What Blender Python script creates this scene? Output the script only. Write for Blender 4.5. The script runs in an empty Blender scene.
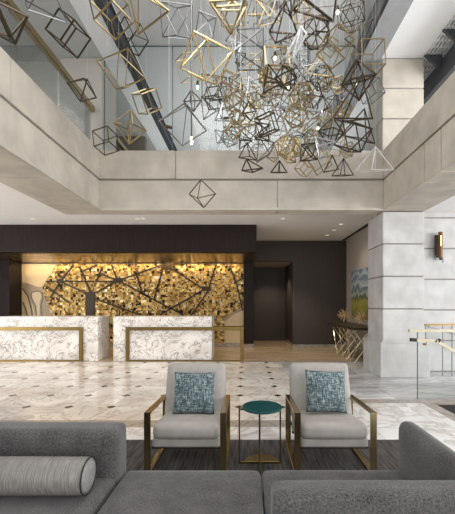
import bpy, bmesh, math, random
from mathutils import Vector, Matrix, Euler

S = bpy.context.scene
C = S.collection
R = random.Random(7)
PI = math.pi
F, PX, PY, H = 340.0, 246.0, 303.5, 1.46          # focal length (px), principal point, camera height (m)


def P(px, py, d):
    """point of the place at distance d on the sight line through a photo pixel"""
    return Vector(((px - PX) / F * d, d, H + (PY - py) / F * d))


# ------------------------------------------------------------------ materials
def nodes(name):
    m = bpy.data.materials.new(name)
    m.use_nodes = True
    nt = m.node_tree
    return m, nt, nt.nodes, nt.links, nt.nodes['Principled BSDF']


def mat(name, col, rough=0.5, metal=0.0, var=0.0, vscale=8.0, bump=0.0, bscale=60.0, stretch=(1, 1, 1), spec=0.5, detail=4):
    m, nt, N, L, b = nodes(name)
    b.inputs['Roughness'].default_value = rough
    b.inputs['Metallic'].default_value = metal
    b.inputs['Specular IOR Level'].default_value = spec
    tc = N.new('ShaderNodeTexCoord')
    mp = N.new('ShaderNodeMapping')
    mp.inputs['Scale'].default_value = stretch
    L.new(tc.outputs['Object'], mp.inputs['Vector'])
    nz = N.new('ShaderNodeTexNoise')
    nz.inputs['Scale'].default_value = vscale
    nz.inputs['Detail'].default_value = detail
    L.new(mp.outputs['Vector'], nz.inputs['Vector'])
    cr = N.new('ShaderNodeValToRGB')
    cr.color_ramp.elements[0].position = 0.3
    cr.color_ramp.elements[1].position = 0.7
    cr.color_ramp.elements[0].color = tuple(max(0, c * (1 - var)) for c in col) + (1,)
    cr.color_ramp.elements[1].color = tuple(min(1, c * (1 + var)) for c in col) + (1,)
    L.new(nz.outputs['Fac'], cr.inputs['Fac'])
    L.new(cr.outputs['Color'], b.inputs['Base Color'])
    if bump:
        n2 = N.new('ShaderNodeTexNoise')
        n2.inputs['Scale'].default_value = bscale
        n2.inputs['Detail'].default_value = 3
        L.new(mp.outputs['Vector'], n2.inputs['Vector'])
        bp = N.new('ShaderNodeBump')
        bp.inputs['Strength'].default_value = bump
        bp.inputs['Distance'].default_value = 0.01
        L.new(n2.outputs['Fac'], bp.inputs['Height'])
        L.new(bp.outputs['Normal'], b.inputs['Normal'])
    return m


def math_node(N, L, op, a, b=None, c=None):
    n = N.new('ShaderNodeMath')
    n.operation = op
    for i, v in enumerate((a, b, c)):
        if v is None:
            continue
        if isinstance(v, (int, float)):
            n.inputs[i].default_value = v
        else:
            L.new(v, n.inputs[i])
    return n.outputs[0]


def mix(N, L, fac, a, b):
    n = N.new('ShaderNodeMix')
    n.data_type = 'RGBA'
    for sock, v in ((n.inputs[0], fac), (n.inputs[6], a), (n.inputs[7], b)):
        if isinstance(v, (int, float)):
            sock.default_value = v
        elif isinstance(v, tuple):
            sock.default_value = v + (1,)
        else:
            L.new(v, sock)
    return n.outputs[2]


def marble(name, base, vein, cloud, scale=2.0, width=0.035, rough=0.12, dots=False, slab=0.0, strength=0.8, stretch=(1, 1, 1), dense=0.6):
    m, nt, N, L, b = nodes(name)
    b.inputs['Roughness'].default_value = rough
    tc = N.new('ShaderNodeTexCoord')
    mp = N.new('ShaderNodeMapping')
    mp.inputs['Scale'].default_value = stretch
    L.new(tc.outputs['Object'], mp.inputs['Vector'])
    vec = mp.outputs['Vector']
    sx = N.new('ShaderNodeSeparateXYZ')
    L.new(tc.outputs['Object'], sx.inputs[0])
    if slab:
        # every slab is cut from another place of the stone
        br = N.new('ShaderNodeCombineXYZ')
        fx = math_node(N, L, 'FLOOR', math_node(N, L, 'DIVIDE', math_node(N, L, 'ADD', sx.outputs[0], 0.1), slab))
        fy = math_node(N, L, 'FLOOR', math_node(N, L, 'DIVIDE', sx.outputs[1], slab))
        L.new(math_node(N, L, 'MULTIPLY', fx, 7.31), br.inputs[0])
        L.new(math_node(N, L, 'MULTIPLY', fy, 5.17), br.inputs[1])
        va = N.new('ShaderNodeVectorMath')
        L.new(vec, va.inputs[0])
        L.new(br.outputs[0], va.inputs[1])
        vec = va.outputs[0]
    n1 = N.new('ShaderNodeTexNoise')
    n1.inputs['Scale'].default_value = scale
    n1.inputs['Detail'].default_value = 9
    n1.inputs['Roughness'].default_value = dense
    n1.inputs['Distortion'].default_value = 1.2
    L.new(vec, n1.inputs['Vector'])
    a = math_node(N, L, 'ABSOLUTE', math_node(N, L, 'SUBTRACT', n1.outputs['Fac'], 0.5))
    r1 = N.new('ShaderNodeValToRGB')
    r1.color_ramp.elements[0].color = (strength, strength, strength, 1)
    r1.color_ramp.elements[1].color = (0, 0, 0, 1)
    r1.color_ramp.elements[1].position = width
    L.new(a, r1.inputs['Fac'])
    n2 = N.new('ShaderNodeTexNoise')
    n2.inputs['Scale'].default_value = scale * 0.6
    n2.inputs['Detail'].default_value = 5
    L.new(vec, n2.inputs['Vector'])
    r2 = N.new('ShaderNodeValToRGB')
    r2.color_ramp.elements[0].position = 0.42
    r2.color_ramp.elements[1].position = 0.68
    L.new(n2.outputs['Fac'], r2.inputs['Fac'])
    col = mix(N, L, r2.outputs['Color'], base, cloud)
    col = mix(N, L, r1.outputs['Color'], col, vein)
    if dots:
        def cell(sock, off):
            q = math_node(N, L, 'DIVIDE', math_node(N, L, 'ADD', sock, off), 0.6)
            fr = math_node(N, L, 'FRACT', q)
            return math_node(N, L, 'SUBTRACT', 0.5, math_node(N, L, 'ABSOLUTE', math_node(N, L, 'SUBTRACT', fr, 0.5)))
        cx = cell(sx.outputs[0], 0.1 + 6)
        cy = cell(sx.outputs[1], 0.0)
        s = math_node(N, L, 'ADD', cx, cy)
        dot = math_node(N, L, 'LESS_THAN', s, 0.115)
        seam = math_node(N, L, 'LESS_THAN', math_node(N, L, 'MINIMUM', cx, cy), 0.004)
        col = mix(N, L, math_node(N, L, 'MULTIPLY', seam, 0.35), col, (0.25, 0.22, 0.2))
        col = mix(N, L, dot, col, (0.012, 0.011, 0.012))
    elif slab:
        def seamf(sock, off):
            fr = math_node(N, L, 'FRACT', math_node(N, L, 'DIVIDE', math_node(N, L, 'ADD', sock, off), slab))
            return math_node(N, L, 'LESS_THAN', fr, 0.008)
        sm = math_node(N, L, 'MAXIMUM', seamf(sx.outputs[0], 0.1), seamf(sx.outputs[1], 0.0))
        col = mix(N, L, math_node(N, L, 'MULTIPLY', sm, 0.4), col, (0.25, 0.23, 0.22))
    L.new(col, b.inputs['Base Color'])
    return m


def tweed(name, dark, light):
    m, nt, N, L, b = nodes(name)
    b.inputs['Roughness'].default_value = 0.95
    b.inputs['Specular IOR Level'].default_value = 0.1
    b.inputs['Sheen Weight'].default_value = 0.25
    tc = N.new('ShaderNodeTexCoord')
    fac = None
    for sc, k in (((420, 160, 420), 0.5), ((110, 300, 110), 0.35), ((9, 9, 9), 0.15)):
        mp = N.new('ShaderNodeMapping')
        mp.inputs['Scale'].default_value = sc
        L.new(tc.outputs['Object'], mp.inputs['Vector'])
        n = N.new('ShaderNodeTexNoise')
        n.inputs['Scale'].default_value = 1.0
        n.inputs['Detail'].default_value = 2
        L.new(mp.outputs[0], n.inputs['Vector'])
        v = math_node(N, L, 'MULTIPLY', n.outputs['Fac'], k)
        fac = v if fac is None else math_node(N, L, 'ADD', fac, v)
    cr = N.new('ShaderNodeValToRGB')
    cr.color_ramp.elements[0].position, cr.color_ramp.elements[0].color = 0.37, dark + (1,)
    cr.color_ramp.elements[1].position, cr.color_ramp.elements[1].color = 0.64, light + (1,)
    L.new(fac, cr.inputs['Fac'])
    L.new(cr.outputs['Color'], b.inputs['Base Color'])
    bp = N.new('ShaderNodeBump')
    bp.inputs['Strength'].default_value = 0.35
    bp.inputs['Distance'].default_value = 0.004
    L.new(fac, bp.inputs['Height'])
    L.new(bp.outputs['Normal'], b.inputs['Normal'])
    return m


def glow(name, col, strength):
    m, nt, N, L, b = nodes(name)
    b.inputs['Base Color'].default_value = tuple(col) + (1,)
    b.inputs['Emission Color'].default_value = tuple(col) + (1,)
    b.inputs['Emission Strength'].default_value = strength
    return m


def glass(name, tint=(0.93, 0.96, 0.95), refl=1.0):
    m, nt, N, L, b = nodes(name)
    N.remove(b)
    out = N['Material Output']
    tr = N.new('ShaderNodeBsdfTransparent')
    tr.inputs['Color'].default_value = tint + (1,)
    gl = N.new('ShaderNodeBsdfGlossy')
    gl.inputs['Roughness'].default_value = 0.02
    fr = N.new('ShaderNodeFresnel')
    fr.inputs['IOR'].default_value = 1.45
    ms = N.new('ShaderNodeMixShader')
    L.new(math_node(N, L, 'MULTIPLY', fr.outputs[0], refl), ms.inputs[0])
    L.new(tr.outputs[0], ms.inputs[1])
    L.new(gl.outputs[0], ms.inputs[2])
    L.new(ms.outputs[0], out.inputs['Surface'])
    return m


def mosaic(name):
    m, nt, N, L, b = nodes(name)
    b.inputs['Roughness'].default_value = 0.38
    b.inputs['Metallic'].default_value = 0.7
    tc = N.new('ShaderNodeTexCoord')
    sx = N.new('ShaderNodeSeparateXYZ')
    L.new(tc.outputs['Object'], sx.inputs[0])

    def rnd(size, seed):
        cb = N.new('ShaderNodeCombineXYZ')
        L.new(math_node(N, L, 'FLOOR', math_node(N, L, 'DIVIDE', sx.outputs[0], size)), cb.inputs[0])
        L.new(math_node(N, L, 'FLOOR', math_node(N, L, 'DIVIDE', sx.outputs[2], size)), cb.inputs[1])
        cb.inputs[2].default_value = seed
        w = N.new('ShaderNodeTexWhiteNoise')
        w.noise_dimensions = '3D'
        L.new(cb.outputs[0], w.inputs['Vector'])
        return w.outputs['Value']
    big, small, pick = rnd(0.088, 1.0), rnd(0.044, 2.0), rnd(0.088, 3.0)
    v = mix(N, L, math_node(N, L, 'GREATER_THAN', pick, 0.55), small, big)
    cr = N.new('ShaderNodeValToRGB')
    cr.color_ramp.interpolation = 'CONSTANT'
    ge = N.new('ShaderNodeNewGeometry')
    tl = N.new('ShaderNodeCombineXYZ')
    for ax, sd in ((0, 5.0), (2, 9.0)):
        L.new(math_node(N, L, 'MULTIPLY', math_node(N, L, 'SUBTRACT', rnd(0.088, sd), 0.5), 0.5), tl.inputs[ax])
    ad = N.new('ShaderNodeVectorMath')
    L.new(ge.outputs['Normal'], ad.inputs[0])
    L.new(tl.outputs[0], ad.inputs[1])
    nr = N.new('ShaderNodeVectorMath')
    nr.operation = 'NORMALIZE'
    L.new(ad.outputs[0], nr.inputs[0])
    L.new(nr.outputs[0], b.inputs['Normal'])
    el = cr.color_ramp.elements
    el[0].position = 0.0
    el[0].color = (0.018, 0.011, 0.006, 1)
    el[1].position = 0.12
    el[1].color = (0.16, 0.09, 0.025, 1)
    for p, c in ((0.25, (0.34, 0.205, 0.06)), (0.45, (0.47, 0.30, 0.095)), (0.68, (0.55, 0.38, 0.14)), (0.86, (0.64, 0.48, 0.22)), (0.95, (0.78, 0.66, 0.42))):
        e = el.new(p)
        e.color = c + (1,)
    L.new(v, cr.inputs['Fac'])
    L.new(cr.outputs['Color'], b.inputs['Base Color'])
    return m


def landscape(name):
    m, nt, N, L, b = nodes(name)
    b.inputs['Roughness'].default_value = 0.6
    tc = N.new('ShaderNodeTexCoord')
    sx = N.new('ShaderNodeSeparateXYZ')
    L.new(tc.outputs['Object'], sx.inputs[0])
    nz = N.new('ShaderNodeTexNoise')
    nz.inputs['Scale'].default_value = 3.5
    nz.inputs['Detail'].default_value = 6
    L.new(tc.outputs['Object'], nz.inputs['Vector'])
    h = math_node(N, L, 'ADD', math_node(N, L, 'DIVIDE', sx.outputs[2], 1.45), math_node(N, L, 'MULTIPLY', math_node(N, L, 'SUBTRACT', nz.outputs['Fac'], 0.5), 0.42))
    cr = N.new('ShaderNodeValToRGB')
    el = cr.color_ramp.elements
    el[0].position, el[0].color = 0.0, (0.12, 0.11, 0.03, 1)
    el[1].position, el[1].color = 1.0, (0.09, 0.16, 0.22, 1)
    for p, c in ((0.2, (0.27, 0.25, 0.05)), (0.36, (0.34, 0.31, 0.07)), (0.44, (0.06, 0.09, 0.05)), (0.5, (0.36, 0.4, 0.38)), (0.62, (0.1, 0.16, 0.18)),
                 (0.7, (0.46, 0.5, 0.5)), (0.82, (0.11, 0.18, 0.23)), (0.9, (0.4, 0.44, 0.44))):
        e = el.new(p)
        e.color = c + (1,)
    L.new(h, cr.inputs['Fac'])
    L.new(cr.outputs['Color'], b.inputs['Base Color'])
    return m


def distressed(name):
    m, nt, N, L, b = nodes(name)
    b.inputs['Roughness'].default_value = 0.75
    tc = N.new('ShaderNodeTexCoord')

    def streak(sc):
        mp = N.new('ShaderNodeMapping')
        mp.inputs['Scale'].default_value = sc
        L.new(tc.outputs['Object'], mp.inputs['Vector'])
        n = N.new('ShaderNodeTexNoise')
        n.inputs['Scale'].default_value = 1.0
        n.inputs['Detail'].default_value = 5
        L.new(mp.outputs[0], n.inputs['Vector'])
        return n.outputs['Fac']
    v = math_node(N, L, 'ADD', math_node(N, L, 'MULTIPLY', streak((20, 20, 90)), 0.5), math_node(N, L, 'MULTIPLY', streak((90, 90, 16)), 0.5))
    cr = N.new('ShaderNodeValToRGB')
    el = cr.color_ramp.elements
    el[0].position, el[0].color = 0.36, (0.03, 0.05, 0.056, 1)
    el[1].position, el[1].color = 0.66, (0.5, 0.54, 0.5, 1)
    for p, c in ((0.44, (0.055, 0.088, 0.098)), (0.505, (0.11, 0.165, 0.18)), (0.56, (0.23, 0.285, 0.285))):
        e = el.new(p)
        e.color = c + (1,)
    L.new(v, cr.inputs['Fac'])
    L.new(cr.outputs['Color'], b.inputs['Base Color'])
    return m


M = {}
M['stone'] = mat('limestone', (0.51, 0.465, 0.398), 0.75, var=0.16, vscale=2.6, bump=0.06, bscale=40, detail=8)
M['stone_pale'] = mat('pale_limestone', (0.54, 0.535, 0.52), 0.75, var=0.14, vscale=3.0, bump=0.06, bscale=40, detail=8)
M['joint'] = mat('joint', (0.27, 0.25, 0.23), 0.8)
M['white'] = mat('ceiling_paint', (0.88, 0.865, 0.85), 0.8, var=0.02)
M['white_bright'] = mat('white_panel', (0.88, 0.89, 0.9), 0.6, var=0.01)
M['grey_panel'] = mat('grey_panel', (0.5, 0.515, 0.505), 0.5, var=0.03)
M['pier'] = mat('pier_plaster', (0.5, 0.47, 0.42), 0.75, var=0.04, vscale=3)
M['brown_panel'] = mat('brown_panel', (0.2, 0.16, 0.12), 0.6, var=0.06)
M['steel'] = mat('painted_steel', (0.22, 0.22, 0.22), 0.45, var=0.05)
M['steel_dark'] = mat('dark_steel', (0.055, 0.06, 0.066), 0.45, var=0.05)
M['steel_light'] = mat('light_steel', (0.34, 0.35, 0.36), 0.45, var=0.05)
M['wood_dark'] = mat('dark_wood', (0.017, 0.0105, 0.009), 0.5, var=0.35, vscale=3, stretch=(8, 8, 0.7), spec=0.2)
M['soffit_metal'] = mat('bronze_soffit', (0.2, 0.13, 0.05), 0.25, 0.8, var=0.1)
M['wall_brown'] = mat('brown_wallcovering', (0.052, 0.041, 0.034), 0.6, var=0.12, vscale=30, stretch=(1, 1, 0.1))
M['wall_taupe'] = mat('taupe_plaster', (0.42, 0.38, 0.33), 0.8, var=0.04)
M['brass'] = mat('brass', (0.44, 0.345, 0.185), 0.24, 1.0, var=0.08)
M['brass_rail'] = mat('polished_brass', (0.84, 0.76, 0.55), 0.25, 1.0, var=0.05)
M['brass_desk'] = mat('aged_brass', (0.24, 0.16, 0.06), 0.35, 1.0, var=0.1)
M['wire_brass'] = mat('brass_wire', (0.36, 0.285, 0.155), 0.28, 0.9, var=0.08)
M['wire_gold'] = mat('gold_wire', (0.74, 0.6, 0.32), 0.25, 0.9, var=0.05)
M['wire_dark'] = mat('dark_bronze_wire', (0.075, 0.058, 0.038), 0.35, 0.8, var=0.1)
M['wire_silver'] = mat('silver_wire', (0.55, 0.56, 0.57), 0.25, 0.9, var=0.05)
M['wire_grey'] = mat('gunmetal_wire', (0.2, 0.2, 0.205), 0.3, 0.85, var=0.08)
M['wire_white'] = mat('bright_silver_wire', (0.9, 0.9, 0.9), 0.3, 0.7, var=0.03)
M['cable'] = mat('cable', (0.75, 0.75, 0.75), 0.5, 0.0)
M['bulb'] = glow('lamp_glow', (1.0, 0.74, 0.42), 5.0)
M['lamp'] = glow('downlight_glow', (1.0, 0.9, 0.75), 0.6)
M['sofa'] = tweed('charcoal_tweed', (0.026, 0.025, 0.0245), (0.195, 0.186, 0.179))
M['bolster'] = mat('ribbed_grey_satin', (0.25, 0.235, 0.215), 0.42, var=0.3, vscale=40, bump=0.5, bscale=50, stretch=(3, 0.35, 0.35))
M['bolster_end'] = mat('grey_satin', (0.3, 0.295, 0.29), 0.5, var=0.15, vscale=30)
M['piping'] = mat('black_piping', (0.02, 0.02, 0.022), 0.7)
M['chair_fabric'] = mat('pale_grey_linen', (0.43, 0.40, 0.365), 0.9, var=0.08, vscale=14, bump=0.25, bscale=200, spec=0.2)
M['chair_rail'] = mat('dark_bronze', (0.05, 0.042, 0.034), 0.4, 0.6)
M['pillow'] = distressed('teal_distressed_cloth')
M['rug'] = mat('charcoal_rug', (0.095, 0.086, 0.08), 0.95, var=0.5, vscale=5, stretch=(9, 0.7, 1), bump=0.4, bscale=90, spec=0.1)
M['carpet'] = mat('dark_stair_carpet', (0.05, 0.047, 0.045), 0.95, var=0.4, vscale=40, bump=0.4, bscale=90, spec=0.1)
M['teal'] = mat('teal_glass_top', (0.012, 0.075, 0.075), 0.14, 0.0, var=0.12, vscale=6)
M['desk_marble'] = marble('desk_marble', (0.86, 0.83, 0.79), (0.22, 0.18, 0.15), (0.66, 0.62, 0.57), 3.4, 0.03, 0.2, strength=0.85, dense=0.6)
M['floor_field'] = marble('dotted_marble', (0.80, 0.75, 0.69), (0.28, 0.22, 0.18), (0.54, 0.47, 0.41), 1.8, 0.03, 0.15, dots=True, slab=0.6, strength=0.55)
M['floor_slab'] = marble('grey_marble', (0.74, 0.735, 0.73), (0.25, 0.25, 0.26), (0.38, 0.38, 0.39), 1.6, 0.06, 0.2, slab=1.2, strength=0.6, stretch=(0.5, 1.7, 1), dense=0.68)
M['floor_white'] = marble('white_marble', (0.88, 0.87, 0.85), (0.36, 0.31, 0.26), (0.66, 0.63, 0.59), 1.5, 0.05, 0.16, slab=0.8, strength=0.6)
M['floor_band'] = marble('grey_brown_band', (0.42, 0.37, 0.32), (0.2, 0.16, 0.13), (0.32, 0.28, 0.24), 3.0, 0.05, 0.16, strength=0.6)
M['floor_tan'] = marble('travertine', (0.55, 0.42, 0.29), (0.28, 0.19, 0.12), (0.42, 0.31, 0.2), 1.1, 0.05, 0.2, strength=0.5, stretch=(0.5, 2.4, 1), slab=1.5)
M['base_marble'] = marble('base_marble', (0.42, 0.38, 0.34), (0.2, 0.17, 0.15), (0.3, 0.27, 0.24), 3, 0.05, 0.2)
M['mosaic'] = mosaic('gold_mosaic')
M['branch'] = mat('dark_bronze_inlay', (0.035, 0.022, 0.012), 0.4, 0.4, var=0.1)
M['cream'] = mat('cream_onyx', (0.72, 0.58, 0.36), 0.4, var=0.05, vscale=3)
M['agate'] = mat('tan_agate', (0.36, 0.27, 0.17), 0.35, var=0.12, vscale=4)
M['agate_dark'] = mat('brown_agate', (0.17, 0.115, 0.065), 0.35, var=0.12, vscale=4)
M['paint'] = landscape('landscape_paint')
M['frame'] = mat('canvas_edge', (0.45, 0.42, 0.36), 0.7)
M['table_top'] = mat('dark_walnut', (0.035, 0.022, 0.015), 0.3, var=0.3, vscale=6, stretch=(6, 1, 1))
M['starburst'] = mat('pale_gold_spikes', (0.72, 0.52, 0.3), 0.4, 0.5, var=0.1)
M['glass'] = glass('clear_glass', (0.975, 0.985, 0.98), 0.7)
M['glass_edge'] = mat('glass_edge', (0.1, 0.14, 0.13), 0.2)
M['black'] = mat('black_slot', (0.01, 0.01, 0.01), 0.6)


# ------------------------------------------------------------------ mesh helpers
def quad_box(bm, lo, hi):
    x0, y0, z0 = lo
    x1, y1, z1 = hi
    v = [bm.verts.new(p) for p in ((x0, y0, z0), (x1, y0, z0), (x1, y1, z0), (x0, y1, z0), (x0, y0, z1), (x1, y0, z1), (x1, y1, z1), (x0, y1, z1))]
    for f in ((3, 2, 1, 0), (4, 5, 6, 7), (0, 1, 5, 4), (1, 2, 6, 5), (2, 3, 7, 6), (3, 0, 4, 7)):
        bm.faces.new([v[i] for i in f])
    return v


def boxes(*bs, bevel=0.0, seg=2):
    bm = bmesh.new()
    for lo, hi in bs:
        quad_box(bm, lo, hi)
    if bevel:
        bmesh.ops.bevel(bm, geom=list(bm.edges), offset=bevel, segments=seg, affect='EDGES', profile=0.5)
    return bm


def bar(bm, a, b, w=0.02, h=None, up=None, sides=4):
    """a straight square (or round) bar between two points"""
    a, b = Vector(a), Vector(b)
    h = h or w
    d = (b - a).normalized()
    u = Vector(up) if up else (Vector((0, 0, 1)) if abs(d.z) < 0.9 else Vector((1, 0, 0)))
    s = d.cross(u).normalized()
    t = s.cross(d).normalized()
    rings = []
    for p in (a, b):
        if sides == 4:
            rings.append([bm.verts.new(p + s * (i * w / 2) + t * (j * h / 2)) for i, j in ((-1, -1), (1, -1), (1, 1), (-1, 1))])
        else:
            rings.append([bm.verts.new(p + s * (math.cos(2 * PI * k / sides) * w / 2) + t * (math.sin(2 * PI * k / sides) * h / 2)) for k in range(sides)])
    n = len(rings[0])
    for k in range(n):
        bm.faces.new((rings[0][k], rings[0][(k + 1) % n], rings[1][(k + 1) % n], rings[1][k]))
    bm.faces.new(rings[0][::-1])
    bm.faces.new(rings[1])


def lathe(bm, prof, seg=32, origin=(0, 0, 0), axis='z'):
    """surface of revolution from (radius, height) pairs"""
    o = Vector(origin)
    rings = []
    for r, z in prof:
        ring = []
        for k in range(seg):
            c, s = math.cos(2 * PI * k / seg) * r, math.sin(2 * PI * k / seg) * r
            ring.append(bm.verts.new(o + (Vector((c, s, z)) if axis == 'z' else Vector((z, c, s)))))
        rings.append(ring)
    for a, b in zip(rings, rings[1:]):
        for k in range(seg):
            bm.faces.new((a[k], a[(k + 1) % seg], b[(k + 1) % seg], b[k]))
    bm.faces.new(rings[0][::-1])
    bm.faces.new(rings[-1])


def prism(bm, pts, y0, y1):
    """outline in the XZ plane given real thickness along Y"""
    a = [bm.verts.new((x, y0, z)) for x, z in pts]
    b = [bm.verts.new((x, y1, z)) for x, z in pts]
    n = len(pts)
    bm.faces.new(a)
    bm.faces.new(b[::-1])
    for i in range(n):
        bm.faces.new((a[i], b[i], b[(i + 1) % n], a[(i + 1) % n]))


def soft(size, r=0.04, puff=(0, 0, 0), n=14, rot=None, at=(0, 0, 0), sag=0.0, rad3=None):
    """an upholstered block: rounded box that bulges outwards"""
    bm = bmesh.new()
    bmesh.ops.create_cube(bm, size=2.0)
    bmesh.ops.subdivide_edges(bm, edges=list(bm.edges), cuts=n, use_grid_fill=True)
    hx, hy, hz = (s / 2 for s in size)
    r3 = rad3 or (min(r, hx), min(r, hy), min(r, hz))
    T = Matrix.Translation(at) @ (rot.to_matrix().to_4x4() if rot else Matrix())
    for v in bm.verts:
        p = [math.copysign(abs(math.sin(c * PI / 2)) ** 0.9, c) for c in v.co]
        w = []
        off = []
        for c, hh, rr in zip(p, (hx, hy, hz), r3):
            x = c * hh
            q = max(-(hh - rr), min(hh - rr, x))
            w.append(q)
            off.append((x - q) / rr if rr else 0)
        o = Vector(off)
        if o.length > 0:
            l = max(abs(o.x), abs(o.y), abs(o.z))
            o = o.normalized() * l
        co = Vector((w[0] + o.x * r3[0], w[1] + o.y * r3[1], w[2] + o.z * r3[2]))
        ux, uy, uz = co.x / hx, co.y / hy, co.z / hz
        fx, fy, fz = (max(0, 1 - u * u) for u in (ux, uy, uz))
        co.x += puff[0] * ux * fy * fz
        co.y += puff[1] * uy * fx * fz
        co.z += puff[2] * uz * fx * fy
        v.co = T @ co
    for f in bm.faces:
        f.smooth = True
    return bm


def obj(name, bm, m, parent=None, loc=None, smooth=False):
    bmesh.ops.recalc_face_normals(bm, faces=list(bm.faces))
    me = bpy.data.meshes.new(name)
    bm.to_mesh(me)
    bm.free()
    for mm in (m if isinstance(m, (list, tuple)) else [m]):
        me.materials.append(mm)
    if smooth:
        for p in me.polygons:
            p.use_smooth = True
    o = bpy.data.objects.new(name, me)
    C.objects.link(o)
    if parent:
        o.parent = parent
    if loc:
        o.location = loc
    return o


def tag(o, label, cat, group=None, kind=None):
    o['label'] = label
    o['category'] = cat
    if group:
        o['group'] = group
    if kind:
        o['kind'] = kind
    return o


def thing(name, label, cat, loc=(0, 0, 0), group=None):
    o = bpy.data.objects.new(name, None)
    o.empty_display_size = 0.1
    C.objects.link(o)
    o.location = loc
    return tag(o, label, cat, group)


def struct(name, bm, m, parent=None):
    o = obj(name, bm, m, parent)
    o['kind'] = 'structure'
    return o


# ------------------------------------------------------------------ camera
cam = bpy.data.cameras.new('camera')
cam.sensor_fit = 'HORIZONTAL'
cam.sensor_width = 36
cam.lens = 36 * F / 455
cam.shift_x = -(PX - 227.5) / 455
cam.shift_y = (PY - 257.0) / 455
cam.clip_start = 0.05
co = bpy.data.objects.new('camera', cam)
C.objects.link(co)
co.location = (0, 0, H)
co.rotation_euler = (PI / 2, 0, 0)
S.camera = co

# ------------------------------------------------------------------ floor
fm = ['floor_field', 'floor_slab', 'floor_white', 'floor_band', 'floor_tan']
bm = bmesh.new()
regions = [  # x0, x1, y0, y1, material
    (-10, 0.85, 4.25, 8.5, 0), (-10, 0.85, 4.02, 4.25, 3), (0.85, 2.58, 4.02, 4.25, 2), (-10, 0.85, -3, 4.02, 2),
    (0.85, 2.58, -3, 4.02, 2), (0.85, 2.58, 4.25, 4.98, 2), (0.85, 9, 4.98, 5.18, 3), (2.58, 2.75, -3, 4.98, 3),
    (2.75, 9, -3, 3.2, 1), (0.85, 9, 5.18, 8.5, 1), (-10, 9, 8.5, 8.66, 3), (-10, 9, 8.66, 14, 4)]
for x0, x1, y0, y1, k in regions:
    f = bm.faces.new([bm.verts.new(p) for p in ((x0, y0, 0), (x1, y0, 0), (x1, y1, 0), (x0, y1, 0))])
    f.material_index = k
    for a, b in (((x0, y0), (x1, y0)), ((x1, y0), (x1, y1)), ((x1, y1), (x0, y1)), ((x0, y1), (x0, y0))):
        g = bm.faces.new([bm.verts.new(p) for p in (a + (0,), b + (0,), b + (-0.25,), a + (-0.25,))])
        g.material_index = k
bmesh.ops.remove_doubles(bm, verts=list(bm.verts), dist=1e-5)
struct('floor', bm, [M[k] for k in fm])
for o in (bpy.data.objects['floor'],):
    for p in o.data.polygons:
        if abs(p.normal.z) > 0.9 and p.normal.z < 0:
            p.flip()

# ------------------------------------------------------------------ limestone beams round the atrium
ZB, ZG, ZT = 3.31, 3.92, 4.5         # underside, groove, top
XL, XR, YB = -2.9, 2.72, 6.75
WL = 0.86


def course(bs, name, m=None, bevel=0.012):
    bm = boxes(*[b for b in bs], bevel=bevel, seg=2)
    return struct(name, bm, m or M['stone'])


# back beam: courses and blocks with real joints between them, over a recessed core
def stone_run(name, axis, lo, hi, cuts_low, cuts_top, m, gap=0.004):
    """courses of blocks along axis ('x' or 'y'); lo/hi are the outer limits"""
    bm = bmesh.new()
    i = 0 if axis == 'x' else 1
    for z0, z1, cuts in ((ZB, ZG - 0.02, cuts_low), (ZG + 0.02, ZT, cuts_top)):
        edges = [lo[i]] + cuts + [hi[i]]
        for a, b in zip(edges, edges[1:]):
            l, h = list(lo), list(hi)
            l[i], h[i] = a + gap, b - gap
            l[2], h[2] = z0, z1
            s = boxes((l, h), bevel=0.01)
            me = bpy.data.meshes.new('t')
            s.to_mesh(me)
            bm.from_mesh(me)
            bpy.data.meshes.remove(me)
            s.free()
    o = struct(name, bm, m)
    l, h = list(lo), list(hi)
    for k in range(2):
        l[k] += 0.03
        h[k] -= 0.03
    l[2] = ZB + 0.03
    h[2] = ZT - 0.03
    struct('trim', boxes((l, h)), M['joint'], o)
    return o


stone_run('wall_back_beam', 'x', (XL - WL, YB, 0), (XR + 0.86, YB + 0.33, 0), [0.62], [-1.4], M['stone'])
stone_run('wall_left_beam', 'y', (XL - WL, 0.9, 0), (XL, YB - 0.004, 0), [3.2, 5.0], [4.2], M['stone'])
stone_run('wall_right_beam', 'y', (XR, 0.9, 0), (XR + 0.86, YB - 0.004, 0), [2.7, 4.1, 4.75, 5.2], [3.4], M['stone'], 0.014)
# thin drip moulding along the foot of the back and left beams
struct('trim_1', boxes(((XL, YB - 0.03, ZB + 0.0), (XR, YB + 0.0, ZB + 0.05)), bevel=0.008), M['stone'])
struct('trim_2', boxes(((XL, 0.9, ZB), (XL + 0.03, YB - 0.03, ZB + 0.05)), bevel=0.008), M['stone'])


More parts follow.
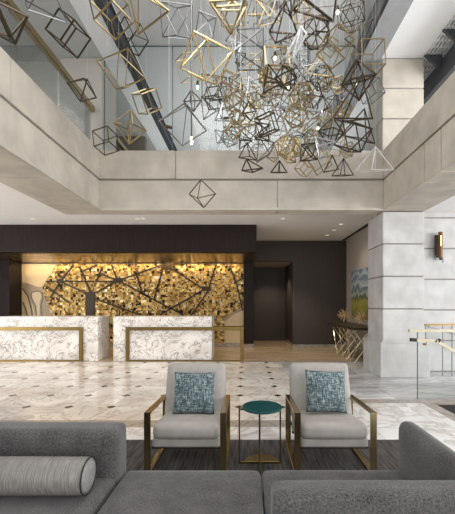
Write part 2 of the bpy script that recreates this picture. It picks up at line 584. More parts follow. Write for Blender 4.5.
# ------------------------------------------------------------------ piers
def pier(name, x0, x1, y0, y1, cuts, m, base=None):
    bm = bmesh.new()
    for a, b in zip(cuts, cuts[1:]):
        s = boxes(((x0, y0, a + 0.011), (x1, y1, b - 0.011)), bevel=0.016)
        me = bpy.data.meshes.new('t')
        s.to_mesh(me)
        bm.from_mesh(me)
        bpy.data.meshes.remove(me)
        s.free()
    if base:
        g, z = base
        s = boxes(((x0 - g, y0 - g, 0), (x1 + g, y1 + g, z - 0.05)), bevel=0.01)
        prof = bmesh.new()
        vs = [prof.verts.new(p) for p in ((x0 - g, y0 - g, z - 0.05), (x1 + g, y0 - g, z - 0.05), (x1 + g, y1 + g, z - 0.05), (x0 - g, y1 + g, z - 0.05),
                                          (x0, y0, z), (x1, y0, z), (x1, y1, z), (x0, y1, z))]
        for f in ((0, 1, 5, 4), (1, 2, 6, 5), (2, 3, 7, 6), (3, 0, 4, 7), (4, 5, 6, 7), (3, 2, 1, 0)):
            prof.faces.new([vs[i] for i in f])
        for q in (s, prof):
            me = bpy.data.meshes.new('t')
            q.to_mesh(me)
            bm.from_mesh(me)
            bpy.data.meshes.remove(me)
            q.free()
    o = struct(name, bm, m)
    struct('trim', boxes(((x0 + 0.02, y0 + 0.025, cuts[0]), (x1 - 0.025, y1 - 0.025, cuts[-1]))), M['joint'], o)
    return o


pier('wall_right_pier', 2.73, 3.56, 6.78, 7.62, [0.70, 1.35, 2.0, 2.65, 3.30], M['stone_pale'], base=(0.075, 0.72))
pier('wall_right_upper_pier', 2.73, 3.56, 6.8, 7.6, [4.51, 5.16, 5.77, 6.37], M['stone'])
struct('wall_left_upper_pier', boxes(((-3.72, 6.8, 4.51), (-2.9, 7.6, 6.375)), bevel=0.01), M['pier'])
struct('wall_left_upper', boxes(((-10, 6.9, 3.95), (-3.725, 7.05, 6.375))), M['pier'])

# stone wall right of the pier, coursed
bm = bmesh.new()
zs = [0, 0.66, 1.32, 1.98, 2.64, 3.30, 3.96]
for k, (a, b) in enumerate(zip(zs, zs[1:])):
    xs = [3.57, 4.9, 6.6, 9.0] if k % 2 else [3.57, 5.6, 7.2, 9.0]
    for x0, x1 in zip(xs, xs[1:]):
        s = boxes(((x0 + 0.006, 7.3, a + 0.012), (x1 - 0.006, 7.6, b - 0.012)), bevel=0.012)
        me = bpy.data.meshes.new('t')
        s.to_mesh(me)
        bm.from_mesh(me)
        bpy.data.meshes.remove(me)
        s.free()
o = struct('wall_right_back', bm, M['stone_pale'])
struct('trim', boxes(((3.58, 7.32, 0), (9.0, 7.62, 3.96))), M['joint'], o)

# ------------------------------------------------------------------ lower ceiling, upper floor, upper ceiling
struct('ceiling', boxes(((-10, 7.09, 3.55), (3.5, 14, 3.9)), ((-10, -1.0, 3.55), (XL - WL - 0.005, 7.09, 3.9)),
                        ((3.62, -1.0, 3.42), (9.0, 7.29, 3.9))), M['white'])
struct('ceiling_upper', boxes(((-2.32, 1.5, 6.68), (2.3, 14, 6.8))), mat('pale_grey_panel', (0.66, 0.675, 0.675), 0.5, var=0.02))
struct('ceiling_upper_left', boxes(((-10, 1.5, 6.38), (-2.87, 14, 6.8))), M['grey_panel'])
struct('ceiling_trim_left', boxes(((-2.865, 1.5, 6.375), (-2.47, 14, 6.8))), M['white_bright'])
struct('ceiling_upper_right', boxes(((2.72, 1.5, 6.38), (3.55, 14, 6.8))), M['white_bright'])
struct('wall_upper_back', boxes(((-10, 13.8, 3.9), (9, 14, 6.8))), M['grey_panel'])
struct('wall_upper_left_back', boxes(((-9.9, 10.0, 3.9), (-2.97, 10.2, 6.375))), M['brown_panel'])
# steel beams along both sides of the upper ceiling (I sections)
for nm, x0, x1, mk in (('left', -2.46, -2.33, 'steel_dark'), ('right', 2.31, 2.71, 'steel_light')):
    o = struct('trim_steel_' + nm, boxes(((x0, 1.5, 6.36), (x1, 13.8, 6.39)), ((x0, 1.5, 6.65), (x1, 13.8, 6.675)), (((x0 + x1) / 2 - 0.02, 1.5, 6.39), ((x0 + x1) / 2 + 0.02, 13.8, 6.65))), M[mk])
# dark steel side of the right beam
struct('trim_steel_right_web', boxes(((2.23, 1.5, 6.42), (2.305, 13.8, 6.675))), M['steel'])

# louvre grille, brackets and steel channel high on the right
bm = bmesh.new()
for k in range(6):
    x = 3.57 + k * 0.066
    quad_box(bm, (x, 1.5, 6.36), (x + 0.018, 12.0, 6.40))
y = 3.0
while y < 12:
    quad_box(bm, (3.56, y, 6.385), (3.93, y + 0.03, 6.41))
    y += 0.16
struct('trim_grille', bm, M['white_bright'])
struct('ceiling_plenum', boxes(((3.56, 1.5, 6.6), (6.0, 13.8, 6.8))), M['steel_dark'])
struct('trim_steel_channel', boxes(((3.83, 1.5, 5.83), (3.87, 13.8, 6.2)), ((3.87, 1.5, 5.83), (4.02, 13.8, 5.87)), ((3.87, 1.5, 6.16), (4.02, 13.8, 6.2)), ((3.94, 1.5, 6.2), (3.98, 13.8, 6.36))), M['steel_dark'])
for yb in (5.4, 6.03, 6.65):
    bm = bmesh.new()
    a = [(3.50, 6.33), (3.84, 6.33), (3.84, 6.10), (3.74, 6.11)]
    prism(bm, a, yb, yb + 0.05)
    struct('trim_bracket', bm, M['steel_dark'])
struct('wall_upper_right', boxes(((6.0, 1.5, 3.9), (6.2, 13.8, 6.8))), M['stone'])

# ------------------------------------------------------------------ reception alcove
YF, YG = 9.0, 11.45
struct('wall_reception_fascia', boxes(((-10, YF, 2.82), (0.28, YF + 0.25, 3.55)), bevel=0.004), M['wood_dark'])
struct('ceiling_reception', boxes(((-10, YF + 0.25, 2.82), (0.26, YG + 0.05, 2.9))), M['soffit_metal'])
struct('wall_reception_right', boxes(((-0.07, 11.25, 0.12), (0.25, YG + 0.3, 2.82)), bevel=0.004), M['wood_dark'])
struct('baseboard_reception_right', boxes(((-0.08, 11.23, 0), (0.26, YG + 0.3, 0.12))), M['base_marble'])
struct('wall_reception_left', boxes(((-7.9, 10.85, 0), (-7.55, YG + 0.3, 2.82)), bevel=0.004), M['wood_dark'])
struct('wall_left', boxes(((-10, 9.3, 0), (-9.8, YG + 0.3, 2.82))), M['wood_dark'])
struct('wall_back', boxes(((-10, YG + 0.06, 0), (-0.07, YG + 0.3, 2.82))), M['wood_dark'])
# dark wall with the lift-lobby opening
YW = 11.3
OX0, OX1, OZ = 0.27, 1.56, 2.87
struct('wall_back_right', boxes(((OX1, YW, 0.1), (3.34, YW + 0.25, 3.55)), ((OX0 - 0.02, YW, OZ), (OX1, YW + 0.25, 3.55)), ((OX1, YW + 0.25, 0.1), (OX1 + 0.1, 13.4, 3.0))), M['wall_brown'])
struct('wall_back_niche', boxes(((-0.6, 13.4, 0), (2.2, 13.6, 3.2)), ((-0.3, YG + 0.3, 0), (-0.05, 13.4, 3.0))), M['wall_brown'])
struct('ceiling_niche', boxes(((-0.05, YW + 0.25, OZ), (OX1, 13.4, OZ + 0.12))), M['wall_taupe'])
struct('baseboard_back', boxes(((OX1 - 0.01, YW - 0.02, 0), (3.34, YW + 0.25, 0.1)), ((OX1 - 0.01, YW + 0.25, 0), (OX1 + 0.1, 13.4, 0.1))), M['base_marble'])
struct('wall_right', boxes(((3.34, 7.63, 0.1), (3.56, YW + 0.25, 3.55))), M['wall_taupe'])
struct('baseboard_right', boxes(((3.32, 7.7, 0), (3.56, YW, 0.1))), M['base_marble'])
struct('trim_ceiling_slot', boxes(((3.17, 7.4, 3.535), (3.27, 11.2, 3.555))), M['black'])


def W(px, py):
    """point of the mural wall for a photo pixel"""
    return ((px - PX) / F * YG, H + (PY - py) / F * YG)


mur = thing('mosaic_mural', 'gold mosaic tile mural with dark branching lines on the wall behind the marble desks', 'mural', (0, YG, 0))
obj('backing_panel', boxes(((-7.55, 0, 0.14), (-0.08, 0.05, 2.8))), M['cream'], mur)['label'] = 'cream onyx panel beside the tiles'
obj('plinth', boxes(((-7.55, -0.06, 0), (-0.08, 0.05, 0.14))), M['base_marble'], mur)['label'] = 'grey marble plinth along the floor'
edge = [(60, 264), (56, 266), (52, 273), (47, 280), (43, 286), (44, 294), (47, 302), (51, 312), (53, 322), (53, 344)]
pts = [W(*p) for p in edge] + [W(224.5, 344), W(224.5, 318), W(231, 313), W(243.4, 307), W(243.4, 264)]
bm = bmesh.new()
prism(bm, pts, -0.03, -0.002)
obj('mosaic_field', bm, M['mosaic'], mur)


def band(pts, w, y0, y1, m, name):
    bm = bmesh.new()
    q = [Vector((x, 0, z)) for x, z in (W(*p) for p in pts)]
    L_, R_ = [], []
    for i, p in enumerate(q):
        a, b = q[max(0, i - 1)], q[min(len(q) - 1, i + 1)]
        d = (b - a).normalized()
        n = Vector((-d.z, 0, d.x)) * (w / 2)
        L_.append((p + n).xz)
        R_.append((p - n).xz)
    for i in range(len(q) - 1):
        prism(bm, [tuple(L_[i]), tuple(L_[i + 1]), tuple(R_[i + 1]), tuple(R_[i])], y0, y1)
    return obj(name, bm, m, mur)


# swirls of agate in the cream panel (left) and low on the right
bm = bmesh.new()
prism(bm, [W(*p) for p in [(22.3, 282), (30, 284), (38, 287), (43, 287), (46, 296), (50, 308), (52, 318), (36, 318), (33, 305), (28, 294), (22.3, 287)]], -0.012, -0.001)
obj('agate_inlay', bm, M['agate'], mur)
bm = bmesh.new()
prism(bm, [W(*p) for p in [(32, 293), (40, 291.5), (42, 296), (40, 302), (40, 318), (37, 318), (36, 306), (32, 298)]], -0.02, -0.008)
obj('agate_core', bm, M['cream'], mur)
band([(42.5, 318), (41, 306), (43, 299), (42, 292.5), (38, 291), (32, 292.5), (32, 298), (36, 306), (37, 318)], 0.04, -0.024, -0.004, M['agate_dark'], 'agate_line')
band([(22.5, 288), (28, 296), (31, 306), (33, 318)], 0.045, -0.024, -0.004, M['agate_dark'], 'agate_line')
band([(23, 302), (26, 310), (28, 318)], 0.04, -0.018, -0.001, M['agate_dark'], 'agate_line')
band([(225, 320), (231, 314.5), (237, 311.5), (243.4, 309)], 0.08, -0.024, -0.001, M['agate'], 'agate_line')
# bronze branches, each a bar of the inlay
branches = [((47, 281.5), (114, 281.5)), ((61, 281.4), (74, 263)), ((47, 286), (70, 303)), ((61, 281.4), (51, 298)), ((61, 281.4), (88, 294)),
            ((80, 266), (91, 292)), ((96, 293), (116, 282)), ((97, 281), (103, 267)), ((81, 272), (98, 264)), ((100, 273), (116, 280)),
            ((121, 280), (162, 263.5)), ((121, 282), (150, 297)), ((96, 299), (144, 316)), ((136, 272), (143, 294)), ((163, 269), (154.5, 299)),
            ((171, 268), (203, 288.5)), ((205, 289), (160, 315)), ((209, 290), (191, 316)), ((209, 288), (216, 265)), ((140, 292.5), (184, 315)),
            ((230, 266), (237, 285)), ((237, 285), (242.5, 310)), ((236, 282), (243.4, 278)), ((51, 284), (47, 268)) if False else ((112, 262.5), (118, 281)),
            ((190, 262.5), (198, 286)) if False else ((100, 316), (113, 326))]
for a, b in branches:
    bm = bmesh.new()
    (x0, z0), (x1, z1) = W(a[0], max(a[1], 265)), W(b[0], max(b[1], 265))
    bar(bm, (x0, -0.04, z0), (x1, -0.04, z1), 0.03, 0.05, up=(0, 0, 1) if abs(x1 - x0) > 0.02 else None)
    obj('branch', bm, M['branch'], mur)
for x0, y0, x1, y1, nm in ((86, 292, 95.6, 318, 'trunk'), (114, 278, 123, 283, 'branch_knot'), (161.5, 264.5, 172, 270, 'branch_knot'), (202, 286.5, 211, 291, 'branch_knot'), (57.5, 279, 64, 283.5, 'branch_knot')):
    (a, b), (c, d) = W(x0, y1), W(x1, y0)
    obj(nm, boxes(((a, -0.065, b), (c, -0.02, d)), bevel=0.01), M['branch'], mur)

# ------------------------------------------------------------------ reception desks
def desk(x0, x1, label, fr):
    t = thing('reception_desk', label, 'reception desk', ((x0 + x1) / 2, 8.63, 0), 'marble reception desks')
    cx = (x0 + x1) / 2
    obj('body', boxes(((x0 - cx, 0, 0.0), (x1 - cx, 0.72, 1.13)), bevel=0.006), M['desk_marble'], t)
    a, b = fr[0] - cx, fr[1] - cx
    zt, w = 0.865, 0.085
    obj('brass_frame', boxes(((a, -0.05, zt - w), (b, 0.0, zt)), ((a, -0.05, 0.0), (a + w, 0.0, zt - w)), ((b - w, -0.05, 0), (b, 0.0, zt - w)),
                             ((a + w, -0.05, 0.0), (b - w, 0.0, 0.035))), M['brass_desk'], t)['label'] = 'brass frame round the front'
    # low shelf carried by the frame beyond the marble
    if b > x1 - cx:
        s0, s1 = x1 - cx, b
    else:
        s0, s1 = a, x0 - cx
    obj('side_shelf', boxes(((s0, 0.0, zt - 0.05), (s1, 0.45, zt)), ((s0, 0.4, 0.0), (s0 + 0.06, 0.45, zt - 0.05)) if b > 99 else ((s0, 0.0, zt - 0.06), (s1, 0.45, zt - 0.05)), bevel=0.004), M['brass_desk'], t)
    obj('kick_plate', boxes(((x0 - cx + 0.02, 0.02, -0.0), (x1 - cx - 0.02, 0.7, 0.03))), M['base_marble'], t)
    return t


desk(-6.30, -3.76, 'veined white marble reception desk at the far left of the hall', (-7.07, -4.13))
desk(-3.37, -0.87, 'veined white marble reception desk nearer the middle, its brass frame reaching past its right end', (-3.04, -0.06))

# ------------------------------------------------------------------ glass screen and balustrade
xs = [-2.87, -1.49, -0.13, 1.24, 2.7]
names = ['leftmost against the plaster pier', 'behind the big silver pyramid', 'behind the dense cluster', 'rightmost against the stone pier']
for (a, b), nm in zip(zip(xs, xs[1:]), names):
    t = thing('glass_screen', 'clear glass screen pane above the back beam, ' + nm, 'glass screen', ((a + b) / 2, YB + 0.12, ZT), 'glass screen above the back beam')
    w = (b - a) / 2 - 0.006
    obj('pane', boxes(((-w, 0, 0.0), (w, 0.012, 2.17))), M['glass'], t)
    obj('edge_joint', boxes(((-w - 0.005, -0.002, 0), (-w + 0.007, 0.014, 2.17)), ((-w, -0.002, 2.155), (w, 0.014, 2.17))), M['glass_edge'], t)
t = thing('balustrade', 'glass balustrade with brass handrail along the top of the left stone beam', 'railing', (-3.05, 3.8, ZT))
for y0, y1 in ((-2.9, -0.9), (-0.9, 0.35), (0.35, 1.75), (1.75, 2.9)):
    obj('glass_panel', boxes(((-0.006, y0 + 0.008, 0), (0.006, y1 - 0.008, 0.78))), M['glass'], t)
bm = bmesh.new()
bar(bm, (0, -2.9, 0.83), (0, 2.98, 0.83), 0.075, 0.09)
obj('handrail', bm, M['brass'], t)
t = thing('upper_handrail', 'brass handrail continuing behind the left upper pier', 'railing', (-3.05, 9.0, 3.9))
bm = bmesh.new()
bar(bm, (0, -1.38, 1.43), (0, 0.98, 1.43), 0.075, 0.09)
obj('rail', bm, M['brass'], t)
bm = bmesh.new()
for yy in (-1.3, -0.2, 0.9):
    bar(bm, (0, yy, 0), (0, yy, 1.4), 0.02)
obj('post', bm, M['brass'], t)

# ------------------------------------------------------------------ stairs and rails, right
t = thing('staircase', 'flight of dark carpeted steps going down to the right of the grey marble border', 'stairs', (2.75, 3.2, 0))
for k in range(7):
    obj('step', boxes(((0.28 * k, 0, -0.3 - 0.17 * (k + 1)), (0.28 * (k + 1) + 0.02, 1.75, -0.012 - 0.17 * k)), bevel=0.012), M['carpet'], t)
struct('wall_stair', boxes(((2.75, 5.0, -2.2), (9, 5.1, -0.26)), ((2.75, 3.0, -2.2), (9, 3.15, -0.26))), M['stone'])
t = thing('stair_rail', 'glass stair guard with two polished brass handrails at the head of the stairs', 'railing', (2.62, 5.2, 0))
obj('glass_panel', boxes(((0, -0.006, 0), (2.4, 0.006, 1.02))), M['glass'], t)
obj('panel_edge', boxes(((-0.004, -0.008, 0), (0.006, 0.008, 1.03))), M['glass_edge'], t)
bm = bmesh.new()
bar(bm, (-0.13, 0, 1.045), (2.4, 0, 1.045), 0.045, 0.036)
obj('top_rail', bm, M['brass_rail'], t)
bm = bmesh.new()
for a, b in (((-0.14, -0.09, 0.915), (0.24, -0.09, 0.9)), ((0.22, -0.09, 0.905), (1.0, -0.09, 0.47))):
    bar(bm, a, b, 0.04, 0.042)
obj('handrail', bm, M['brass_rail'], t)
bm = bmesh.new()
bar(bm, (-0.15, -0.09, 0.916), (-0.06, -0.09, 0.912), 0.047, 0.052)
bar(bm, (0.27, -0.09, 0.91), (0.29, -0.09, 0.90), 0.05, 0.05)
obj('rail_cap', bm, M['chair_rail'], t)
bm = bmesh.new()
bar(bm, (0.1, -0.09, 0.89), (0.1, -0.09, 0.84), 0.02)
bar(bm, (0.1, -0.09, 0.84), (0.1, 0.0, 0.84), 0.03)
obj('bracket', bm, M['brass_rail'], t)
t = thing('far_railing', 'slim far stair railing with dark brown rail and thin posts before the stone wall', 'railing', (3.6, 6.85, 0))
bm = bmesh.new()
bar(bm, (0, 0, 1.03), (3.6, 0, 1.06), 0.04, 0.032)
obj('top_rail', bm, M['brass_desk'], t)
for xx in (0.02, 0.36, 0.55, 1.2, 2.2):
    bm = bmesh.new()
    bar(bm, (xx, 0, 0), (xx, 0, 1.02), 0.016)
    obj('post', bm, M['steel'], t)
bm = bmesh.new()
bar(bm, (0.1, 0.05, 0.99), (1.6, 0.05, 0.55), 0.035)
obj('sloping_rail', bm, M['steel_light'], t)

# ------------------------------------------------------------------ wall sconce
sp = P(438.5, 246, 7.24)
t = thing('wall_sconce', 'dark bronze and amber tube wall sconce on the pale stone wall', 'wall lamp', (sp.x, 7.3, sp.z))
bm = bmesh.new()
quad_box(bm, (-0.05, -0.03, -0.24), (0.05, 0.0, 0.24))
obj('back_plate', bm, M['chair_rail'], t)
bm = bmesh.new()
bar(bm, (-0.055, -0.1, -0.22), (-0.055, -0.1, 0.18), 0.085, sides=14)
bar(bm, (0.035, -0.08, -0.3), (0.035, -0.08, 0.27), 0.06, sides=14)
obj('tube', bm, M['chair_rail'], t)
bm = bmesh.new()
bar(bm, (-0.01, -0.15, -0.26), (-0.01, -0.15, 0.28), 0.085, sides=16)
amber = obj('amber_tube', bm, mat('amber_glass', (0.2, 0.09, 0.03), 0.15, 0.3), t)
bm = bmesh.new()
bar(bm, (-0.02, -0.195, -0.02), (-0.02, -0.195, 0.2), 0.011, sides=10)
obj('lamp_slit', bm, M['bulb'], amber)
bm = bmesh.new()
bar(bm, (0.04, -0.15, -0.37), (0.04, -0.15, -0.26), 0.02, sides=10)
bar(bm, (-0.1, -0.12, -0.3), (-0.1, -0.12, -0.2), 0.02, sides=10)
obj('finial', bm, M['wire_grey'], t)

# ------------------------------------------------------------------ painting, console, starbursts
t = thing('painting', 'landscape painting with blue-grey trees over a yellow-green field on the taupe wall', 'painting', (3.337, 9.35, 1.0))
obj('canvas', boxes(((-0.035, -1.3, 0), (-0.005, 1.3, 1.45))), M['paint'], t)
obj('frame', boxes(((-0.03, -1.31, -0.01), (0, 1.31, 0.0)), ((-0.03, -1.31, 1.45), (0, 1.31, 1.46)), ((-0.03, -1.31, 0), (0, -1.3, 1.45)), ((-0.03, 1.3, 0), (0, 1.31, 1.45))), M['frame'], t)

t = thing('console_table', 'dark topped console table on crisscross brass rods against the taupe wall', 'console table', (2.92, 9.25, 0))
obj('table_top', boxes(((-0.36, -1.15, 0.82), (0.36, 1.42, 0.88)), bevel=0.008), M['table_top'], t)
for k in range(9):
    for s in (-1, 1):
        y0 = -0.95 + 0.26 * k
        bm = bmesh.new()
        bar(bm, (-0.28 * s, y0 + 0.05 * (k % 3), 0), (0.26 * s, y0 + (0.42 if k % 2 else -0.3) * s * 0.6, 0.82), 0.022, sides=8)
        obj('leg', bm, M['brass_rail'], t)
for k in range(3):
    bm = bmesh.new()
    bar(bm, (-0.3, -0.75 + 0.62 * k, 0), (-0.27, -0.1 + 0.62 * k, 0.82), 0.022, sides=8)
    obj('leg', bm, M['brass_rail'], t)

for (px, py, d, rr, lab) in ((345, 316.5, 10.2, 0.235, 'gold starburst ornament on the left end of the console table'), (361.5, 317.5, 9.1, 0.22, 'gold starburst ornament beside the stone pier end of the console table')):
    p = P(px, py, d)
    bm = bmesh.new()
    bmesh.ops.create_icosphere(bm, subdivisions=2, radius=0.045)
    n = 44
    for k in range(n):
        z = 1 - 2 * (k + 0.5) / n
        a = k * 2.39996
        v = Vector((math.cos(a) * math.sqrt(1 - z * z), math.sin(a) * math.sqrt(1 - z * z), z))
        bar(bm, v * 0.03, v * rr * (0.85 + 0.15 * ((k * 7) % 5) / 4), 0.014, sides=5)
    o = obj('starburst_ornament', bm, M['starburst'], None, (min(p.x, 3.06), d, 0.88 + rr * 0.95))
    tag(o, lab, 'ornament', 'gold starburst ornaments')

# ------------------------------------------------------------------ ceiling lights of the lower ceiling
lights = [(283, 218.4, 'round recessed downlight in the low ceiling above the dark wood fascia'), (341, 224, 'nearest of three recessed downlights in a row toward the taupe wall'),
          (334, 230, 'middle one of three recessed downlights in a row toward the taupe wall'), (327, 235, 'farthest of three recessed downlights in a row toward the taupe wall'),
          (33, 218.5, 'recessed downlight in the low ceiling over the far left desk'), (137, 218.5, 'left one of a pair of recessed downlights over the middle desk'), (143, 218.5, 'right one of a pair of recessed downlights over the middle desk')]
for px, py, lab in lights:
    d = (3.55 - H) * F / (PY - py)
    t = thing('ceiling_light', lab, 'ceiling light', ((px - PX) / F * d, d, 3.55), 'recessed downlights')
    bm = bmesh.new()
    lathe(bm, [(0.065, -0.012), (0.08, -0.006), (0.08, 0.0)], 20)
    ring_ = obj('trim_ring', bm, M['white_bright'], t)
    bm = bmesh.new()
    lathe(bm, [(0.045, -0.0125), (0.05, -0.0122)], 16)
    obj('lens', bm, M['lamp'], ring_)

# canopies and downlights of the upper ceiling
for px, py, lab in ((275.6, 4.6, 'dark round ceiling canopy with a stem over the middle of the hanging cluster'), (286, 110, 'dark round ceiling canopy with a stem seen beyond the glass screen')):
    d = (6.68 - H) * F / (PY - py)
    t = thing('ceiling_canopy', lab, 'ceiling fitting', ((px - PX) / F * d, d, 6.68))
    bm = bmesh.new()
    lathe(bm, [(0.075, -0.03), (0.075, 0.0)], 24)
    obj('disc', bm, M['steel'], t)
    bm = bmesh.new()
    bar(bm, (0, 0, -0.25), (0, 0, -0.03), 0.016, sides=8)
    obj('stem', bm, M['steel'], t)
k = 0
for px, py in ((259.5, 17), (248, 22), (270, 11.6), (248, 12.5), (242, 37.6)):
    d = (6.68 - H) * F / (PY - py)
    bm = bmesh.new()
    lathe(bm, [(0.02, -0.02), (0.024, 0.0)], 14)
    o = obj('cable_outlet', bm, M['steel'], None, ((px - PX) / F * d, d, 6.68))
    tag(o, 'tiny dark round cable outlet in the white upper ceiling', 'ceiling fitting', 'cable outlets in the upper ceiling')

# ------------------------------------------------------------------ chandelier pieces
MPP = 1 / F


def axes3(a, b, c, kind):
    """three equal axes at right angles whose projections come nearest to the ones given (a pyramid's height is free)"""
    T = [Vector(a), Vector(b), Vector(c)]
    rr = random.Random(int(sum(abs(x) * 97 for v in (a, b, c) for x in v)))

    def err(e):
        Mx = Euler(e[:3]).to_matrix()
        ax = [Mx.col[i] for i in range(3)]
        p = [Vector((v.x, v.y)) for v in ax]
        ks = (0, 1) if kind == 'pyr' else (0, 1, 2)
        den = sum(p[i].length_squared for i in ks)
        sc = sum(p[i].dot(T[i]) for i in ks) / den if den > 1e-6 else 0
        h = sc
        if kind == 'pyr':
            h = p[2].dot(T[2]) / max(p[2].length_squared, 0.05)
            h = max(-1.9 * abs(sc), min(1.9 * abs(sc), h))
        f = [sc, sc, h]
        return sum((p[i] * f[i] - T[i]).length_squared for i in range(3)), [ax[i] * f[i] for i in range(3)]
    best = None
    for _ in range(60):
        e = [rr.uniform(-PI, PI) for _ in range(3)]
        q = err(e)
        st = 0.6
        while st > 0.01:
            moved = False
            for i in range(3):
                for sg in (st, -st):
                    e2 = list(e)
                    e2[i] += sg
                    q2 = err(e2)
                    if q2[0] < q[0] - 1e-9:
                        e, q, moved = e2, q2, True
            if not moved:
                st *= 0.5
        if best is None or q[0] < best[0]:
            best = q
    return [v.copy() for v in best[1]]


def to3(v, d):
    # image (right, down, away) offsets in px -> metres
    return Vector((v.x, v.z, -v.y)) * (d * MPP)


def shape(kind, spec, d):
    """vertices (metres, about the centre) and edges"""
    if kind in ('cube', 'octa', 'pyr'):
        cx, cy, a, b, c = spec
        a, b, c = (to3(v, d) for v in axes3(a, b, c, kind))
        if kind == 'cube':
            vs = [a * i + b * j + c * k for i in (-1, 1) for j in (-1, 1) for k in (-1, 1)]
            es = [(i, j) for i in range(8) for j in range(i + 1, 8) if bin(i ^ j).count('1') == 1]
        elif kind == 'octa':
            vs = [a, -a, b, -b, c, -c]
            es = [(i, j) for i in range(6) for j in range(i + 1, 6) if i // 2 != j // 2]
        else:
            vs = [a, b, -a, -b, c]
            es = [(0, 1), (1, 2), (2, 3), (3, 0), (0, 4), (1, 4), (2, 4), (3, 4)]
        return P(cx, cy, d), vs, es
    if kind == 'tet':
        pts = [Vector(p) for p in spec]
        cx = sum(p.x for p in pts) / 4
        cy = sum(p.y for p in pts) / 4
        mx = max((p - q).length for p in pts for q in pts)
        rr = random.Random(int(cx * 31 + cy * 7))
        best = None
        for _ in range(400):
            z = [rr.uniform(-0.6, 0.6) * mx for _ in range(4)]
            l = [math.sqrt((pts[i] - pts[j]).length_squared + (z[i] - z[j]) ** 2) for i in range(4) for j in range(i)]
            e = max(l) / min(l) + 0.05 * max(l) / mx
            if best is None or e < best[0]:
                best = (e, z)
        zm = sum(best[1]) / 4
        vs = [to3(Vector((p.x - cx, p.y - cy, z - zm)), d) for p, z in zip(pts, best[1])]
        return P(cx, cy, d), vs, [(i, j) for i in range(4) for j in range(i)]
    # solids by size and a turn of their own
    cx, cy, r, seed = spec
    r = r * d * MPP
    rr = random.Random(seed)
    rot = Euler((rr.uniform(0, 6), rr.uniform(0, 6), rr.uniform(0, 6))).to_matrix()
    if kind == 'icosa':
        g = (1 + 5 ** 0.5) / 2
        vs = [Vector(p) for s in (-1, 1) for t in (-1, 1) for p in ((0, s, t * g), (s, t * g, 0), (t * g, 0, s))]
        es = [(i, j) for i in range(12) for j in range(i) if (vs[i] - vs[j]).length < 2.1]
    elif kind == 'rcube':
        vs = [Vector((i, j, k)) for i in (-1, 1) for j in (-1, 1) for k in (-1, 1)]
        es = [(i, j) for i in range(8) for j in range(i) if (vs[i] - vs[j]).length < 2.1]
    elif kind == 'rocta':
        vs = [Vector(p) for p in ((1, 0, 0), (-1, 0, 0), (0, 1, 0), (0, -1, 0), (0, 0, 1), (0, 0, -1))]
        es = [(i, j) for i in range(6) for j in range(i) if (vs[i] - vs[j]).length < 1.9]
    elif kind == 'rpyr':
        vs = [Vector(p) for p in ((1, 1, -0.5), (-1, 1, -0.5), (-1, -1, -0.5), (1, -1, -0.5), (0, 0, 1.1))]
        es = [(0, 1), (1, 2), (2, 3), (3, 0), (0, 4), (1, 4), (2, 4), (3, 4)]
    else:
        vs = [Vector(p) for p in ((1, 1, 1), (1, -1, -1), (-1, 1, -1), (-1, -1, 1))]
        es = [(i, j) for i in range(4) for j in range(i)]
    vs = [rot @ (v.normalized() * r) for v in vs]
    return P(cx, cy, d), vs, es


KINDNAME = {'cube': 'wire_cube', 'rcube': 'wire_cube', 'octa': 'wire_octahedron', 'rocta': 'wire_octahedron', 'pyr': 'wire_pyramid', 'rpyr': 'wire_pyramid',
            'tet': 'wire_tetrahedron', 'rtet': 'wire_tetrahedron', 'icosa': 'wire_icosahedron'}
GROUP = 'geometric wire frames hanging in the atrium'


TAKEN, EDGES, CABLES = [], [], []


def near(px, py, a, b):
    ax, ay, bx, by = a.x, a.y, b.x, b.y
    l2 = (bx - ax) ** 2 + (by - ay) ** 2
    t = 0 if l2 == 0 else max(0, min(1, ((px - ax) * (bx - ax) + (py - ay) * (by - ay)) / l2))
    return math.hypot(ax + t * (bx - ax) - px, ay + t * (by - ay) - py) < 0.02


